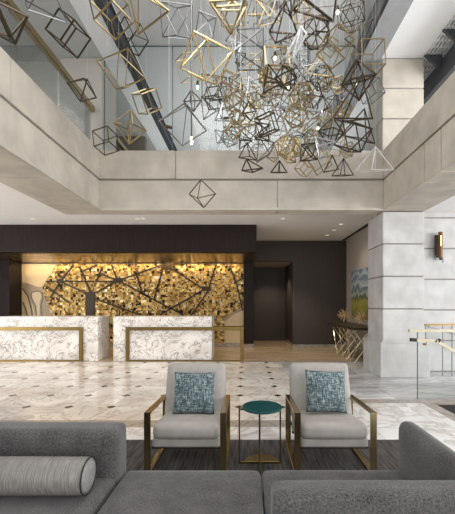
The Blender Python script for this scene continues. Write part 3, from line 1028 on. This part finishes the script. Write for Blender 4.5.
def wire(kind, spec, d, m, w, label, bulb=None, group=GROUP):
    """hang one frame, at the distance nearest to d where it is clear of all the others"""
    w *= 0.8
    ctr, vs, es = shape(kind, spec, 1.0)
    rel = ctr - Vector((0, 0, H))

    def room(q):
        c = [(rel + v) * q for v in vs]
        return [min(p[i] for p in c) - 0.012 for i in range(3)], [max(p[i] for p in c) + 0.012 for i in range(3)]
    for q in sorted((3.3 + 0.04 * i for i in range(83)), key=lambda q: abs(q - d)):
        lo, hi = room(q)
        if lo[0] < -2.8 or hi[0] > 2.62 or hi[1] > 6.66 or hi[2] + H > 6.6:
            continue
        if not all(any(hi[i] < l[i] or lo[i] > h[i] for i in range(3)) for l, h in TAKEN):
            continue
        pv = [(rel + v) * q for v in vs]
        tp = max(pv, key=lambda v: v.z)
        if any(max(a.z, b.z) > tp.z and near(tp.x, tp.y, a, b) for a, b in EDGES):
            continue
        if any(max(pv[i].z, pv[j].z) > c.z and near(c.x, c.y, pv[i], pv[j]) for i, j in es for c in CABLES):
            continue
        break
    else:
        if ' packed ' in label:
            return None
        q = d
        lo, hi = room(q)
    TAKEN.append((lo, hi))
    pv = [(rel + v) * q for v in vs]
    EDGES.extend((pv[i], pv[j]) for i, j in es)
    CABLES.append(max(pv, key=lambda v: v.z))
    d = q
    ctr = Vector((0, 0, H)) + rel * d
    vs = [v * d for v in vs]
    t = thing(KINDNAME[kind], label, 'hanging ornament', ctr, group)
    bm = bmesh.new()
    for i, j in es:
        e = (vs[j] - vs[i]).normalized() * (w * 0.35)
        bar(bm, vs[i] - e, vs[j] + e, w)
    obj('frame', bm, M[m], t)
    top = max(vs, key=lambda v: v.z)
    bm = bmesh.new()
    bar(bm, (top.x, top.y, top.z), (top.x, top.y, 6.68 - ctr.z), 0.0022, sides=5)
    obj('cable', bm, M['cable'], t)
    if bulb:
        q = P(bulb[0], bulb[1], d) - ctr
        bm = bmesh.new()
        lathe(bm, [(0.012, 0.018), (0.016, 0.022), (0.016, 0.07), (0.006, 0.08)], 12, origin=q)
        bar(bm, q + Vector((0, 0, 0.075)), Vector((top.x, top.y, top.z)), 0.006, sides=5)
        h = obj('lamp_holder', bm, M['wire_dark'], t)
        bm = bmesh.new()
        lathe(bm, [(0.003, -0.028), (0.012, -0.022), (0.017, -0.008), (0.014, 0.008), (0.008, 0.02)], 14, origin=q)
        obj('bulb', bm, M['bulb'], h, smooth=True)
    return t


PIECES = [
    # kind, spec, distance, material, bar, label, bulb
    ('octa', (3, 20, (20, -4), (16, 20), (10, 2)), 4.0, 'wire_dark', .022, 'thick dark bronze wire octahedron cut off by the left edge over the handrail', None),
    ('tet', ((34, 18.5), (59, 10), (19, -8), (56, -9)), 4.6, 'wire_grey', .014, 'thin grey wire pyramid near the top left corner beside the handrail', None),
    ('cube', (68.5, 34, (-5.7, 8.4), (9, 9), (2.6, .8)), 4.5, 'wire_dark', .019, 'dark brass wire cube tilted on its corner in front of the grey panel at left', None),
    ('pyr', (82, 90.3, (12, 5.5), (-6, 4), (0, -17)), 4.6, 'wire_dark', .016, 'small dark brass wire pyramid before the end of the left handrail', None),
    ('cube', (111.5, 11.5, (5.6, 1.8), (9.4, -3.9), (4.5, 13.5)), 4.6, 'wire_brass', .02, 'large brass wire prism at the top in front of the dark left steel beam', None),
    ('cube', (132, 37, (5, 9.3), (6, -2.6), (4.8, -2)), 4.9, 'wire_dark', .017, 'black and silver wire cube just below the large brass prism', None),
    ('octa', (122, 70, (19, -5), (-14, 11), (1, 21)), 4.8, 'wire_brass', .014, 'slim brass wire octahedron over the left steel beam below the black cube', None),
    ('cube', (147, 101.5, (6.2, 3.4), (-5.8, 5), (1.6, 6.4)), 5.0, 'wire_brass', .018, 'brass wire cube low in front of the left steel beam', None),
    ('octa', (130, 127, (14, 2), (-8, -5), (0, -14.5)), 5.2, 'wire_brass', .02, 'shiny brass faceted wire octahedron just above the left part of the back beam', None),
    ('cube', (106, 141, (7.5, -1), (2, 8.5), (2, 1.2)), 5.3, 'wire_dark', .014, 'dark wire cube at the inner corner of the left and back beams', None),
    ('tet', ((133, 20), (167, 4), (127, -14), (146, 10)), 4.5, 'wire_brass', .022, 'brass wire tetrahedron at the top edge left of the silver octahedron', None),
    ('octa', (177, 21.5, (16, -5), (-13, -7), (3, 21.5)), 4.9, 'wire_grey', .013, 'large silver-grey wire octahedron beside the long dark pendant rod', None),
    ('pyr', (206, 25, (10.5, -3), (6.2, 7.5), (.5, -15)), 5.2, 'wire_grey', .014, 'grey wire pyramid right of the long dark pendant rod near the top', None),
    ('octa', (229, 3, (17, 10), (-18, 9), (2, 20)), 4.6, 'wire_brass', .028, 'thick brass wire octahedron at the top edge left of the dark canopy', None),
    ('octa', (233, 18, (13, -4), (-14, 1), (-2, 13)), 5.0, 'wire_brass', .022, 'brass wire octahedron directly under the thick one at the top edge', None),
    ('octa', (206, 60, (25, -2), (-8, -9), (2, 29)), 4.4, 'wire_gold', .02, 'large bright gold wire octahedron crossing the long dark pendant rod', (197.5, 87)),
    ('cube', (191, 68, (3, 10), (7, -3), (-5, -3)), 4.8, 'wire_brass', .014, 'brass wire cube showing inside the left half of the large bright gold octahedron', None),
    ('tet', ((270, 22), (299, 27), (275, 48), (284, 15)), 4.5, 'wire_dark', .022, 'thick dark steel wire tetrahedron under the round dark canopy', None),
    ('octa', (250, 50, (13, 21), (11, -8), (-13, 12)), 4.6, 'wire_grey', .018, 'large gunmetal wire octahedron left of the thick dark tetrahedron', None),
    ('tet', ((226, 51), (242, 40), (236, 62), (231, 46)), 4.8, 'wire_white', .014, 'bright silver wire triangle-faced frame left of the large gunmetal octahedron', None),
    ('icosa', (316, 33, 15.5, 4), 4.7, 'wire_dark', .018, 'dark many-faced wire ball standing clear of the cluster at upper right', None),
    ('icosa', (300, 13, 11, 9), 5.2, 'wire_brass', .013, 'brass many-faced wire ball under the long dark wedge at the top edge', None),
    ('tet', ((293, 13), (338, 5), (296, -14), (334, -12)), 4.2, 'wire_dark', .026, 'long thick dark wire wedge at the top edge right of the canopy', (337.5, 12)),
    ('icosa', (351, 15, 15, 12), 5.0, 'wire_dark', .012, 'thin dark many-faced wire ball near the right steel beam at the top', None),
    ('tet', ((362, 22), (367, 32), (364, 45), (344.5, 40)), 4.9, 'wire_dark', .013, 'thin dark wire tetrahedron hanging below the topmost right wire ball', None),
    ('cube', (368, 59, (14, 0), (2.2, 8.8), (2, .8)), 4.9, 'wire_brass', .014, 'open brass wire box frame in front of the right steel beam beside the upper pier', None),
    ('octa', (358, 80, (14, -9), (-14, 1), (0, 14)), 4.6, 'wire_dark', .022, 'dark wire octahedron with a lit bulb below the open brass box', (357, 83)),
    ('cube', (371, 91, (6.5, -3.5), (2, 7), (-4, 2)), 5.1, 'wire_grey', .012, 'thin grey wire cube against the left edge of the upper stone pier', None),
    ('tet', ((357, 84), (370.5, 121.5), (331, 122), (349, 108)), 4.8, 'wire_dark', .018, 'tall dark wire tetrahedron at the right above the black octahedron', None),
    ('octa', (352, 137, (-14, 3), (11, 8), (8, -20)), 4.6, 'wire_dark', .02, 'black wire octahedron low at the right above the bronze pyramid', None),
    ('tet', ((360, 116), (379, 139), (345, 128), (362, 145)), 4.8, 'wire_dark', .017, 'black wire tetrahedron locked into the right side of the black octahedron', None),
    ('pyr', (373.7, 170.7, (16.5, 1), (-8, 5.5), (0, -21)), 5.0, 'wire_white', .016, 'white silver wire pyramid at the corner of the back and right beams', None),
    ('pyr', (342.5, 175.5, (9.5, 1), (-5, 3), (0, -15)), 5.2, 'wire_dark', .013, 'bronze wire pyramid low before the back beam left of the white one', None),
    ('cube', (319, 161, (8, -4.5), (4.5, 6), (3, -1)), 5.0, 'wire_brass', .013, 'brass wire cube hanging low before the right half of the back beam', None),
    ('rocta', (328, 164, 12, 21), 5.2, 'wire_dark', .013, 'dark wire octahedron touching the right side of the low brass cube', None),
    ('cube', (304, 168, (4, 2.5), (3.8, -4.2), (-2, -2)), 5.0, 'wire_brass', .013, 'small brass wire cube before the back beam below the gold tangle', None),
    ('pyr', (279, 172.5, (8, 0), (0, 3.3), (0, -10)), 5.1, 'wire_dark', .016, 'small black wire pyramid, lowest in the middle of the back beam', None),
    ('tet', ((246.5, 159), (242, 173), (262.5, 170.5), (253, 168)), 5.0, 'wire_dark', .018, 'dark wire triangle frame before the back beam at the left foot of the cluster', None),
    ('tet', ((239, 158), (247, 145), (257, 162), (250, 152)), 5.2, 'wire_dark', .015, 'dark wire tetrahedron right above the dark triangle frame at the left foot', None),
    ('tet', ((275, 139), (257, 159), (269, 158.5), (259, 139)), 5.1, 'wire_grey', .016, 'grey wire tetrahedron straddling the top edge of the back beam at its middle', None),
    ('tet', ((267, 156.5), (274, 164.5), (279, 155), (275, 147)), 5.0, 'wire_brass', .014, 'small brass wire tetrahedron left of the gold tangle', None),
    ('rocta', (289, 147, 15, 3), 4.8, 'wire_gold', .02, 'gold wire octahedron, biggest of the gold tangle on the beam top', None),
    ('rcube', (285, 145, 12, 8), 5.0, 'wire_gold', .016, 'gold wire cube inside the gold tangle on the beam top', None),
    ('rtet', (293, 150, 13, 5), 5.1, 'wire_brass', .018, 'brass wire tetrahedron inside the gold tangle on the beam top', None),
    ('tet', ((286.5, 165), (297, 159), (279, 150), (292, 148)), 4.9, 'wire_brass', .016, 'brass wire tetrahedron pointing down out of the gold tangle', None),
    ('tet', ((290, 128), (304, 136.5), (295, 143), (286, 141)), 5.2, 'wire_dark', .014, 'dark wire tetrahedron just above the gold tangle', None),
    ('tet', ((307, 129), (329, 140), (305, 158), (313, 146)), 5.2, 'wire_brass', .013, 'pale brass wire tetrahedron right of the gold tangle over the beam top', (318, 128)),
    ('cube', (267, 124.5, (7.5, -2), (2.5, 7), (3, -3.2)), 4.8, 'wire_dark', .017, 'dark wire cube low in the middle left of the dense cluster', None),
    ('tet', ((251, 101), (233, 122), (243, 133), (260, 118)), 4.9, 'wire_brass', .014, 'large brass wire tetrahedron left of the low dark cube', None),
    ('rocta', (237, 117, 9, 14), 5.0, 'wire_brass', .016, 'small brass wire octahedron at the left rim of the cluster', None),
    ('cube', (226, 108, (5, 0), (0.3, 7), (1.6, 1.2)), 5.1, 'wire_dark', .014, 'narrow dark wire box at the left rim of the cluster', None),
    ('cube', (228, 122.5, (4.3, -.4), (.4, 3.4), (1.2, 1)), 5.2, 'wire_dark', .012, 'small dark wire cube under the narrow dark box at the left rim', None),
    ('icosa', (230, 137, 10, 31), 5.2, 'wire_grey', .011, 'grey many-faced wire ball at the lower left rim just over the beam', None),
    ('rtet', (221, 137, 9, 32), 5.4, 'wire_grey', .011, 'thin grey wire tetrahedron left of the grey ball over the beam', None),
    ('rocta', (253, 141, 11, 33), 5.0, 'wire_silver', .014, 'silver wire octahedron at the lower left over the beam top', None),
    ('rcube', (259, 146, 9, 35), 5.2, 'wire_silver', .013, 'silver wire cube beside the lower left silver octahedron', None),
    ('octa', (214, 88, (11, -6), (-8, -7), (-2, 18)), 4.9, 'wire_dark', .015, 'dark wire octahedron hanging behind the large bright gold one', None),
    ('cube', (214, 98, (9, .5), (.2, 4), (2, 2)), 5.1, 'wire_dark', .014, 'flat looking dark wire box below the dark octahedron at left', None),
    ('tet', ((202, 100), (203, 117), (217, 115), (210, 103)), 5.2, 'wire_dark', .013, 'dark wire tetrahedron right above the base of the big silver pyramid', None),
    ('octa', (192.5, 101, (7, -2), (-3.5, -5), (1, 9)), 5.0, 'wire_dark', .014, 'small dark wire octahedron at the tip of the big silver pyramid', None),
    ('pyr', (183, 126, (23, 4), (-4, 10), (.5, -29)), 4.8, 'wire_grey', .015, 'big silver wire pyramid hung round the long dark pendant rod', None),
    ('cube', (275, 67, (11, -.5), (.5, 11.5), (1, -3)), 4.6, 'wire_brass', .019, 'brass wire box with a lit bulb in the heart of the cluster', (275, 58)),
    ('cube', (304, 58.5, (4.7, 0), (0, 5.5), (1.6, -1.4)), 4.9, 'wire_grey', .014, 'small grey wire cube right of the brass box with the bulb', None),
    ('cube', (335, 47, (9, 5), (-4, 9.5), (-4, -2)), 4.8, 'wire_brass', .016, 'pale brass wire cube below right of the dark wire ball', None),
    ('rcube', (331, 47, 9, 71), 4.9, 'wire_brass', .013, 'smaller brass wire cube nested in the pale brass one', None),
    ('tet', ((306, 69), (324, 53), (331, 75), (317, 62)), 4.6, 'wire_gold', .015, 'gold wire tetrahedron below left of the pale brass cube', None),
    ('icosa', (322, 78, 12, 72), 4.9, 'wire_dark', .016, 'dark many-faced wire ball below the gold tetrahedron', None),
    ('rcube', (326, 84, 8, 73), 4.7, 'wire_brass', .015, 'brass wire cube stuck in the lower part of the dark ball at right', None),
    ('icosa', (338, 85, 8.5, 74), 4.9, 'wire_brass', .013, 'small brass many-faced wire ball left of the dark octahedron with the bulb', None),
    ('cube', (310, 95, (5, 4), (-4.2, 6.5), (-3, -3)), 4.7, 'wire_dark', .017, 'dark wire cube tilted in the right middle of the cluster', None),
    ('tet', ((320.5, 95), (330, 104), (328, 112), (316, 112)), 5.1, 'wire_dark', .012, 'thin dark wire tetrahedron right of the tilted dark cube', None),
    ('tet', ((293, 66), (308, 86), (285, 89), (297, 79)), 4.6, 'wire_dark', .016, 'dark wire tetrahedron in the middle beside a lit bulb', (288.5, 87.5)),
    ('tet', ((277, 117), (304, 103), (291, 126), (319, 118)), 4.6, 'wire_silver', .022, 'thick silver wire tetrahedron in the lower middle of the cluster', None),
    ('tet', ((301, 27), (293, 58), (287, 46), (304, 45)), 4.4, 'wire_white', .017, 'bright white silver wire wedge right of the thick dark tetrahedron', None),
    ('tet', ((302, 111), (318, 122), (303, 131), (311, 113)), 4.9, 'wire_brass', .016, 'brass wire tetrahedron at the right end of the thick silver one', None),
    ('icosa', (344, 110, 9, 75), 5.0, 'wire_brass', .013, 'brass many-faced wire ball in front of the lower right steel beam', None),
    ('rpyr', (256, 8, 12, 76), 5.0, 'wire_brass', .017, 'brass wire pyramid at the top edge just left of the dark canopy', None),
    ('octa', (268, 10, (15, 3), (-11, 7), (1, 12)), 5.2, 'wire_brass', .012, 'thin brass wire octahedron round the stem of the dark canopy', None),
    ('rocta', (291, 5, 11, 77), 5.2, 'wire_dark', .016, 'dark wire octahedron at the top edge right of the dark canopy', None),
    ('pyr', (264, 31, (11, 2), (-6, 5), (2, -12)), 5.1, 'wire_grey', .011, 'thin grey wire pyramid behind the left corner of the thick dark tetrahedron', None),
    ('rtet', (236, 36, 11, 78), 5.2, 'wire_grey', .013, 'grey wire tetrahedron under the brass octahedra at the upper left of the cluster', None),
]
ROD = P(191.5, 141, 4.85)
CABLES.append(ROD - Vector((0, 0, H)))
for k, sp_, d, m, w, lab, bulb in PIECES:
    wire(k, sp_, d, m, w, lab, bulb)

# the crowded core: countless small frames of four finishes
core = {('rcube', 'wire_brass'): 'small brass wire cube packed into the crowded core of the hanging cluster',
        ('rocta', 'wire_dark'): 'small dark wire octahedron packed into the crowded core of the hanging cluster',
        ('rtet', 'wire_silver'): 'small silver wire tetrahedron packed into the crowded core of the hanging cluster',
        ('icosa', 'wire_brass'): 'small brass many-faced wire ball packed into the crowded core of the hanging cluster',
        ('rpyr', 'wire_dark'): 'small dark wire pyramid packed into the crowded core of the hanging cluster'}
spots = [(240, 92), (247, 100), (252, 88), (256, 97), (262, 86), (262, 107), (268, 95), (272, 103), (276, 88), (280, 96), (284, 106), (286, 78), (291, 95), (296, 104),
         (298, 84), (282, 60), (291, 66), (257, 72), (265, 76), (248, 112), (243, 75), (301, 72), (312, 72), (302, 96), (278, 113), (246, 122), (224, 92), (312, 108),
         (296, 116), (270, 80), (255, 62), (286, 45), (310, 86), (233, 100), (252, 130), (276, 133), (306, 102), (318, 96), (327, 118), (333, 103), (338, 122), (331, 132), (345, 98), (312, 138), (301, 146),
         (336, 146), (309, 152), (322, 146), (348, 150), (243, 140), (234, 130), (262, 132), (286, 124), (292, 136), (240, 60), (228, 78), (236, 84), (222, 116), (318, 120), (284, 70)]
for i, (px, py) in enumerate(spots):
    key = list(core)[i % 5]
    wire(key[0], (px, py, 8.0 + (i * 37 % 6), 200 + i), 4.4 + 1.6 * ((i * 29) % 11) / 10, key[1], 0.011 + 0.001 * (i % 4), core[key], None, core[key].split(' packed')[0] + 's in the core')

t = thing('pendant_lamp', 'long dark pendant rod with a lit bulb at its foot inside the silver pyramid', 'pendant lamp', P(191.5, 141, 4.85), GROUP)
bm = bmesh.new()
bar(bm, (0, 0, 0.06), (0, 0, 6.68 - t.location.z), 0.022, sides=10)
obj('rod', bm, M['wire_grey'], t)
bm = bmesh.new()
lathe(bm, [(0.005, -0.05), (0.016, -0.04), (0.02, -0.01), (0.018, 0.03), (0.01, 0.062)], 16)
obj('bulb', bm, M['bulb'], t, smooth=True)
q = P(169, 127, 4.75)
t = thing('lamp_socket', 'black bare lamp socket on the left base bar of the big silver pyramid', 'lamp socket', q, GROUP)
bm = bmesh.new()
bar(bm, (-0.04, 0, 0.01), (0.04, 0, -0.01), 0.045, sides=12)
obj('holder', bm, M['wire_dark'], t)
bm = bmesh.new()
bar(bm, (0.0, 0, 0.0), (0.0, 0, 6.68 - q.z), 0.004, sides=5)
obj('cable', bm, M['cable'], t)
# the lowest octahedron hangs alone under the cluster
wire('pyr', (202.3, 194, (-1, -12), (13.2, 1), (-2.3, 9)), 5.1, 'wire_dark', 0.014, 'lone dark wire pyramid hanging by itself before the back beam, lowest of all')

# ------------------------------------------------------------------ rug
o = obj('area_rug', boxes(((-3.2, 0.2, 0.0), (1.72, 3.62, 0.012)), bevel=0.004), M['rug'])
tag(o, 'charcoal streaked area rug under the armchairs and sofa', 'rug')
ZR = 0.012

# ------------------------------------------------------------------ armchairs
def armchair(cx, y0, label):
    t = thing('armchair', label, 'armchair', (cx, y0, ZR), 'pale grey armchairs with brass frames')
    hw, bw, th, dp, za, zb = 0.35, 0.055, 0.014, 0.66, 0.525, 0.50
    for s in (-1, 1):
        x = s * (hw - bw / 2)
        bm = bmesh.new()
        bar(bm, (x, 0, za - th / 2), (x, dp, zb - th / 2), bw, th, up=(0, 0, 1))              # arm
        bar(bm, (x, th / 2, 0), (x, th / 2, za), bw, th, up=(0, 1, 0))                           # front post
        bar(bm, (x, dp - th / 2, 0), (x, dp - th / 2, zb), bw, th, up=(0, 1, 0))                 # rear post
        bar(bm, (x, 0, th / 2), (x, dp, th / 2), bw, th, up=(0, 0, 1))                           # runner
        bmesh.ops.bevel(bm, geom=list(bm.edges), offset=0.002, segments=1, affect='EDGES')
        obj('side_frame', bm, M['brass'], t)
    bm = bmesh.new()
    for yy, zz in ((0.07, 0.205), (0.55, 0.15)):
        bar(bm, (-hw + bw, yy, zz), (hw - bw, yy, zz), 0.03, 0.02)
    for x in (-0.26, 0.26):
        bar(bm, (x, 0.07, 0.205), (x, 0.55, 0.15), 0.03, 0.02)
    obj('seat_rail', bm, M['chair_rail'], t)['label'] = 'dark rail under the seat'
    tilt = Euler((-0.10, 0, 0))
    obj('seat_base', soft((0.585, 0.60, 0.085), 0.02, (0, 0, 0.004), rot=tilt, at=(0, 0.335, 0.222)), M['chair_fabric'], t)
    obj('seat_cushion', soft((0.58, 0.62, 0.14), 0.05, (0.006, 0.012, 0.02), rot=tilt, at=(0, 0.33, 0.318)), M['chair_fabric'], t)
    obj('back_cushion', soft((0.60, 0.155, 0.55), 0.04, (0.004, 0.03, 0.008), rot=Euler((-0.30, 0, 0)), at=(0, 0.635, 0.55)), M['chair_fabric'], t)
    bm = bmesh.new()
    for x in (-0.25, 0.25):
        bar(bm, (x, 0.62, 0.15), (x, 0.80, 0.74), 0.03, 0.02)
    bar(bm, (-0.3, 0.66, 0.2), (0.3, 0.66, 0.2), 0.03, 0.02)
    obj('back_rail', bm, M['chair_rail'], t)
    return t


armchair(-0.515, 2.88, 'pale grey cushioned armchair with flat brass frame left of the teal side table')
armchair(0.76, 2.88, 'pale grey cushioned armchair with flat brass frame right of the teal side table')


def pillow(x, y, z, rz, tilt, roll, label):
    bm = bmesh.new()
    n = 22
    a = 0.197
    g = {}
    for s in (-1, 1):
        for i in range(n + 1):
            for j in range(n + 1):
                u, v = 2 * i / n - 1, 2 * j / n - 1
                e = max(0, (1 - u ** 2) * (1 - v ** 2)) ** 0.42
                cu = u * (1 - 0.05 * (1 - v * v))
                cv = v * (1 - 0.05 * (1 - u * u))
                if s == 1 and (i in (0, n) or j in (0, n)):
                    g[s, i, j] = g[-1, i, j]
                    continue
                g[s, i, j] = bm.verts.new((cu * a, s * 0.062 * e, cv * a))
        for i in range(n):
            for j in range(n):
                bm.faces.new((g[s, i, j], g[s, i + 1, j], g[s, i + 1, j + 1], g[s, i, j + 1]))
    o = obj('throw_pillow', bm, M['pillow'], None, (x, y, z), smooth=True)
    o.rotation_euler = (tilt, roll, rz)
    tag(o, label, 'pillow', 'teal throw pillows on the armchairs')
    return o


pillow(-0.497, 3.265, 0.603, 0.0, -0.30, 0.0, 'square teal and white distressed pillow on the left armchair')
pillow(0.765, 3.26, 0.618, 0.06, -0.30, 0.05, 'square teal and white distressed pillow on the right armchair')

# ------------------------------------------------------------------ side table
t = thing('side_table', 'round teal topped side table with slim brass legs between the two armchairs', 'side table', (0.145, 3.08, ZR))
bm = bmesh.new()
lathe(bm, [(0.172, 0.498), (0.18, 0.502), (0.18, 0.516), (0.176, 0.52)], 56)
obj('table_top', bm, M['teal'], t)['label'] = 'dark teal round top'
for x, y in ((-0.205, 0), (0.165, 0), (-0.03, -0.2), (-0.012, 0.2)):
    bm = bmesh.new()
    bar(bm, (x, y, 0), (x, y, 0.508), 0.014, 0.014)
    obj('leg', bm, M['brass'], t)
bm = bmesh.new()
bar(bm, (-0.205, 0, 0.008), (0.165, 0, 0.008), 0.016, 0.016)
bar(bm, (-0.03, -0.2, 0.008), (-0.012, 0.2, 0.008), 0.016, 0.016)
bar(bm, (-0.205, 0, 0.49), (0.165, 0, 0.49), 0.016, 0.014)
bar(bm, (-0.03, -0.2, 0.49), (-0.012, 0.2, 0.49), 0.016, 0.014)
obj('cross_base', bm, M['brass'], t)
bm = bmesh.new()
ring = [(math.cos(PI * k / 24) * 0.15, math.sin(PI * k / 24) * 0.15) for k in range(25)]
lo = [bm.verts.new((x - 0.005, y + 0.005, 0.004)) for x, y in ring]
hi = [bm.verts.new((x - 0.005, y + 0.005, 0.02)) for x, y in ring]
bm.faces.new(lo[::-1])
bm.faces.new(hi)
for i in range(25):
    j = (i + 1) % 25
    bm.faces.new((lo[i], lo[j], hi[j], hi[i]))
obj('foot_plate', bm, M['brass'], t)['label'] = 'half-round brass plate at the foot'

# ------------------------------------------------------------------ sectional sofa
t = thing('sectional_sofa', 'large charcoal tweed sectional sofa across the foreground', 'sofa', (0, 1.5, ZR))


def sp(size, r, at, puff=(0, 0, 0), rot=None, name='seat', n=14, rad3=None):
    return obj(name, soft(size, r, puff, n=n, rot=rot, at=(at[0], at[1] - 1.5, at[2] - ZR), rad3=rad3), M['sofa'], t)


sp((1.95, 1.02, 0.19), 0.03, (-1.735, 1.60, 0.35), (0, 0, 0.008), name='seat_cushion')          # left
sp((0.835, 1.32, 0.19), 0.035, (-0.327, 1.46, 0.337), (0, 0, 0.008), name='seat_cushion')        # middle
sp((0.93, 0.76, 0.19), 0.035, (0.565, 1.745, 0.337), (0, 0, 0.004), name='seat_cushion')          # right
sp((1.95, 0.17, 0.46), 0.035, (-1.72, 2.06, 0.493), (0.0, 0.004, 0.002), name='backrest')         # left, on the far side
sp((1.32, 0.115, 0.53), 0.03, (0.760, 1.335, 0.482), (0, 0.004, 0.002), name='backrest')          # right, on the near side
sp((0.105, 0.80, 0.54), 0.06, (0.972, 1.70, 0.487), (0.003, 0, 0.002), name='side_panel', rad3=(0.045, 0.08, 0.07))
obj('base', boxes(((-2.68, -0.40, 0.05), (-0.76, 0.60, 0.25)), ((-0.73, -0.68, 0.05), (0.09, 0.60, 0.23)), ((0.11, -0.22, 0.05), (1.06, 0.60, 0.23)), bevel=0.015), M['sofa'], t)
for x, y in ((-2.6, -0.3), (-0.9, -0.3), (-2.6, 0.5), (-0.9, 0.5), (-0.65, -0.6), (0.02, -0.6), (-0.65, 0.5), (0.02, 0.5), (0.2, -0.15), (1.0, -0.15), (0.2, 0.5), (1.0, 0.5)):
    bm = bmesh.new()
    bar(bm, (x, y, 0), (x, y, 0.05), 0.05)
    obj('foot', bm, M['chair_rail'], t)

# bolster on the left seat
t = thing('bolster_cushion', 'cylindrical ribbed grey satin bolster with black piping lying on the left of the sofa', 'cushion', (-1.285, 1.80, 0.549))
bm = bmesh.new()
r = 0.092
lathe(bm, [(r - 0.004, -0.45), (r, -0.44), (r + 0.002, 0.0), (r, 0.44), (r - 0.004, 0.452)], 48, axis='x')
obj('cover', bm, M['bolster'], t, smooth=True)
for s in (-1, 1):
    bm = bmesh.new()
    pr = [(r - 0.006, 0.45), (r - 0.02, 0.456), (0.05, 0.463), (0.01, 0.465)]
    pr = [(a, b * s) for a, b in pr]
    lathe(bm, pr, 48, axis='x')
    cap = obj('end_cap', bm, M['bolster_end'], t, smooth=True)
    bm = bmesh.new()
    for k in range(48):
        a0, a1 = 2 * PI * k / 48, 2 * PI * (k + 1) / 48
        bar(bm, (0.452 * s, math.cos(a0) * (r - 0.001), math.sin(a0) * (r - 0.001)), (0.452 * s, math.cos(a1) * (r - 0.001), math.sin(a1) * (r - 0.001)), 0.008, sides=6)
    obj('piping', bm, M['piping'], cap)

# ------------------------------------------------------------------ light
def area(name, loc, target, sx, sy, power, col=(1, 1, 1)):
    l = bpy.data.lights.new(name, 'AREA')
    l.shape = 'RECTANGLE'
    l.size, l.size_y = sx, sy
    l.energy = power
    l.color = col
    o = bpy.data.objects.new(name, l)
    C.objects.link(o)
    o.location = loc
    o.rotation_euler = (Vector(target) - Vector(loc)).to_track_quat('-Z', 'Y').to_euler()
    return o


def spot(name, loc, target, power, angle, col=(1, 0.85, 0.65), blend=0.6, size=0.05):
    l = bpy.data.lights.new(name, 'SPOT')
    l.energy = power
    l.spot_size = math.radians(angle)
    l.spot_blend = blend
    l.color = col
    l.shadow_soft_size = size
    o = bpy.data.objects.new(name, l)
    C.objects.link(o)
    o.location = loc
    o.rotation_euler = (Vector(target) - Vector(loc)).to_track_quat('-Z', 'Y').to_euler()
    return o


w = bpy.data.worlds.new('daylight')
w.use_nodes = True
w.node_tree.nodes['Background'].inputs[0].default_value = (0.93, 0.96, 1.0, 1)
w.node_tree.nodes['Background'].inputs[1].default_value = 0.6
S.world = w

area('window_daylight_right', (9.5, 1.4, 2.0), (0.5, 4.4, 0.3), 5.0, 2.6, 560, (0.98, 0.98, 1.0))
area('window_daylight_front', (1.5, -4.5, 2.3), (0.0, 6, 3.2), 8.0, 3.6, 190, (1.0, 0.98, 0.96))
area('upper_window_daylight', (5.8, 4.0, 4.9), (-1.5, 4.5, 6.6), 5.0, 1.6, 300, (0.97, 0.98, 1.0))
area('left_fill_light', (-9.6, 4.5, 1.5), (-3, 6.5, 2.6), 5.0, 2.4, 170, (1.0, 0.98, 0.96))  # fill added on the unseen left side to lift the low ceiling
area('upper_left_fill', (-5.5, 4.5, 6.3), (-5.5, 5.0, 4), 3.0, 3.0, 60, (1.0, 0.97, 0.92))  # lamp added to brighten the enclosed upper left corridor
area('atrium_overhead_fill', (0, 3.4, 6.6), (0, 3.4, 0), 3.0, 3.0, 110, (1.0, 0.98, 0.95))  # soft overhead fill, put in to light the floor and seat tops
# gold cove light along the head of the mural
area('cove_strip', (-3.8, 11.15, 2.78), (-3.8, 11.42, 1.6), 7.3, 0.06, 38, (1.0, 0.72, 0.36))
for x in (-7.0, -6.2, -5.4, -4.6, -3.8, -3.0, -2.2, -1.4, -0.6):
    spot('mural_spot', (x, 10.2, 2.8), (x, 11.5, 1.0), 9, 80, (1.0, 0.76, 0.42))
for x in (-5.8, -4.9, -4.0, -3.0, -2.1, -1.2):
    spot('desk_downlight', (x, 7.4, 3.52), (x, 8.7, 0.4), 42, 65, (1.0, 0.92, 0.8))
for x in (-5.0, -3.4, -1.8, -0.2):
    spot('hall_downlight', (x, 7.3, 3.52), (x, 6.4, 0), 60, 95, (1.0, 0.93, 0.84))
spot('lift_lobby_light', (0.9, 12.4, 2.8), (0.9, 12.4, 0), 60, 120, (1.0, 0.8, 0.55))
spot('corridor_light', (1.4, 9.6, 3.5), (1.4, 9.9, 0), 160, 90, (1.0, 0.88, 0.68))
spot('painting_light', (2.3, 9.4, 3.5), (3.3, 9.4, 1.2), 40, 100, (1.0, 0.9, 0.75), blend=1.0)
area('upper_room_fill', (0, 10.0, 4.2), (0, 10, 6.6), 4.0, 4.0, 75, (0.98, 1.0, 1.0))  # upward fill added to brighten the ceiling behind the glass screen

# ------------------------------------------------------------------ colour management
S.view_settings.view_transform = 'Standard'
S.view_settings.look = 'None'
S.view_settings.gamma = 1.0
S.view_settings.use_curve_mapping = False
S.view_settings.exposure = 0.16
try:
    S.cycles.use_denoising = True
    S.cycles.max_bounces = 10
    S.cycles.transparent_max_bounces = 16
    S.cycles.sample_clamp_indirect = 6.0
    S.cycles.caustics_reflective = False
    S.cycles.caustics_refractive = False
except Exception:
    pass
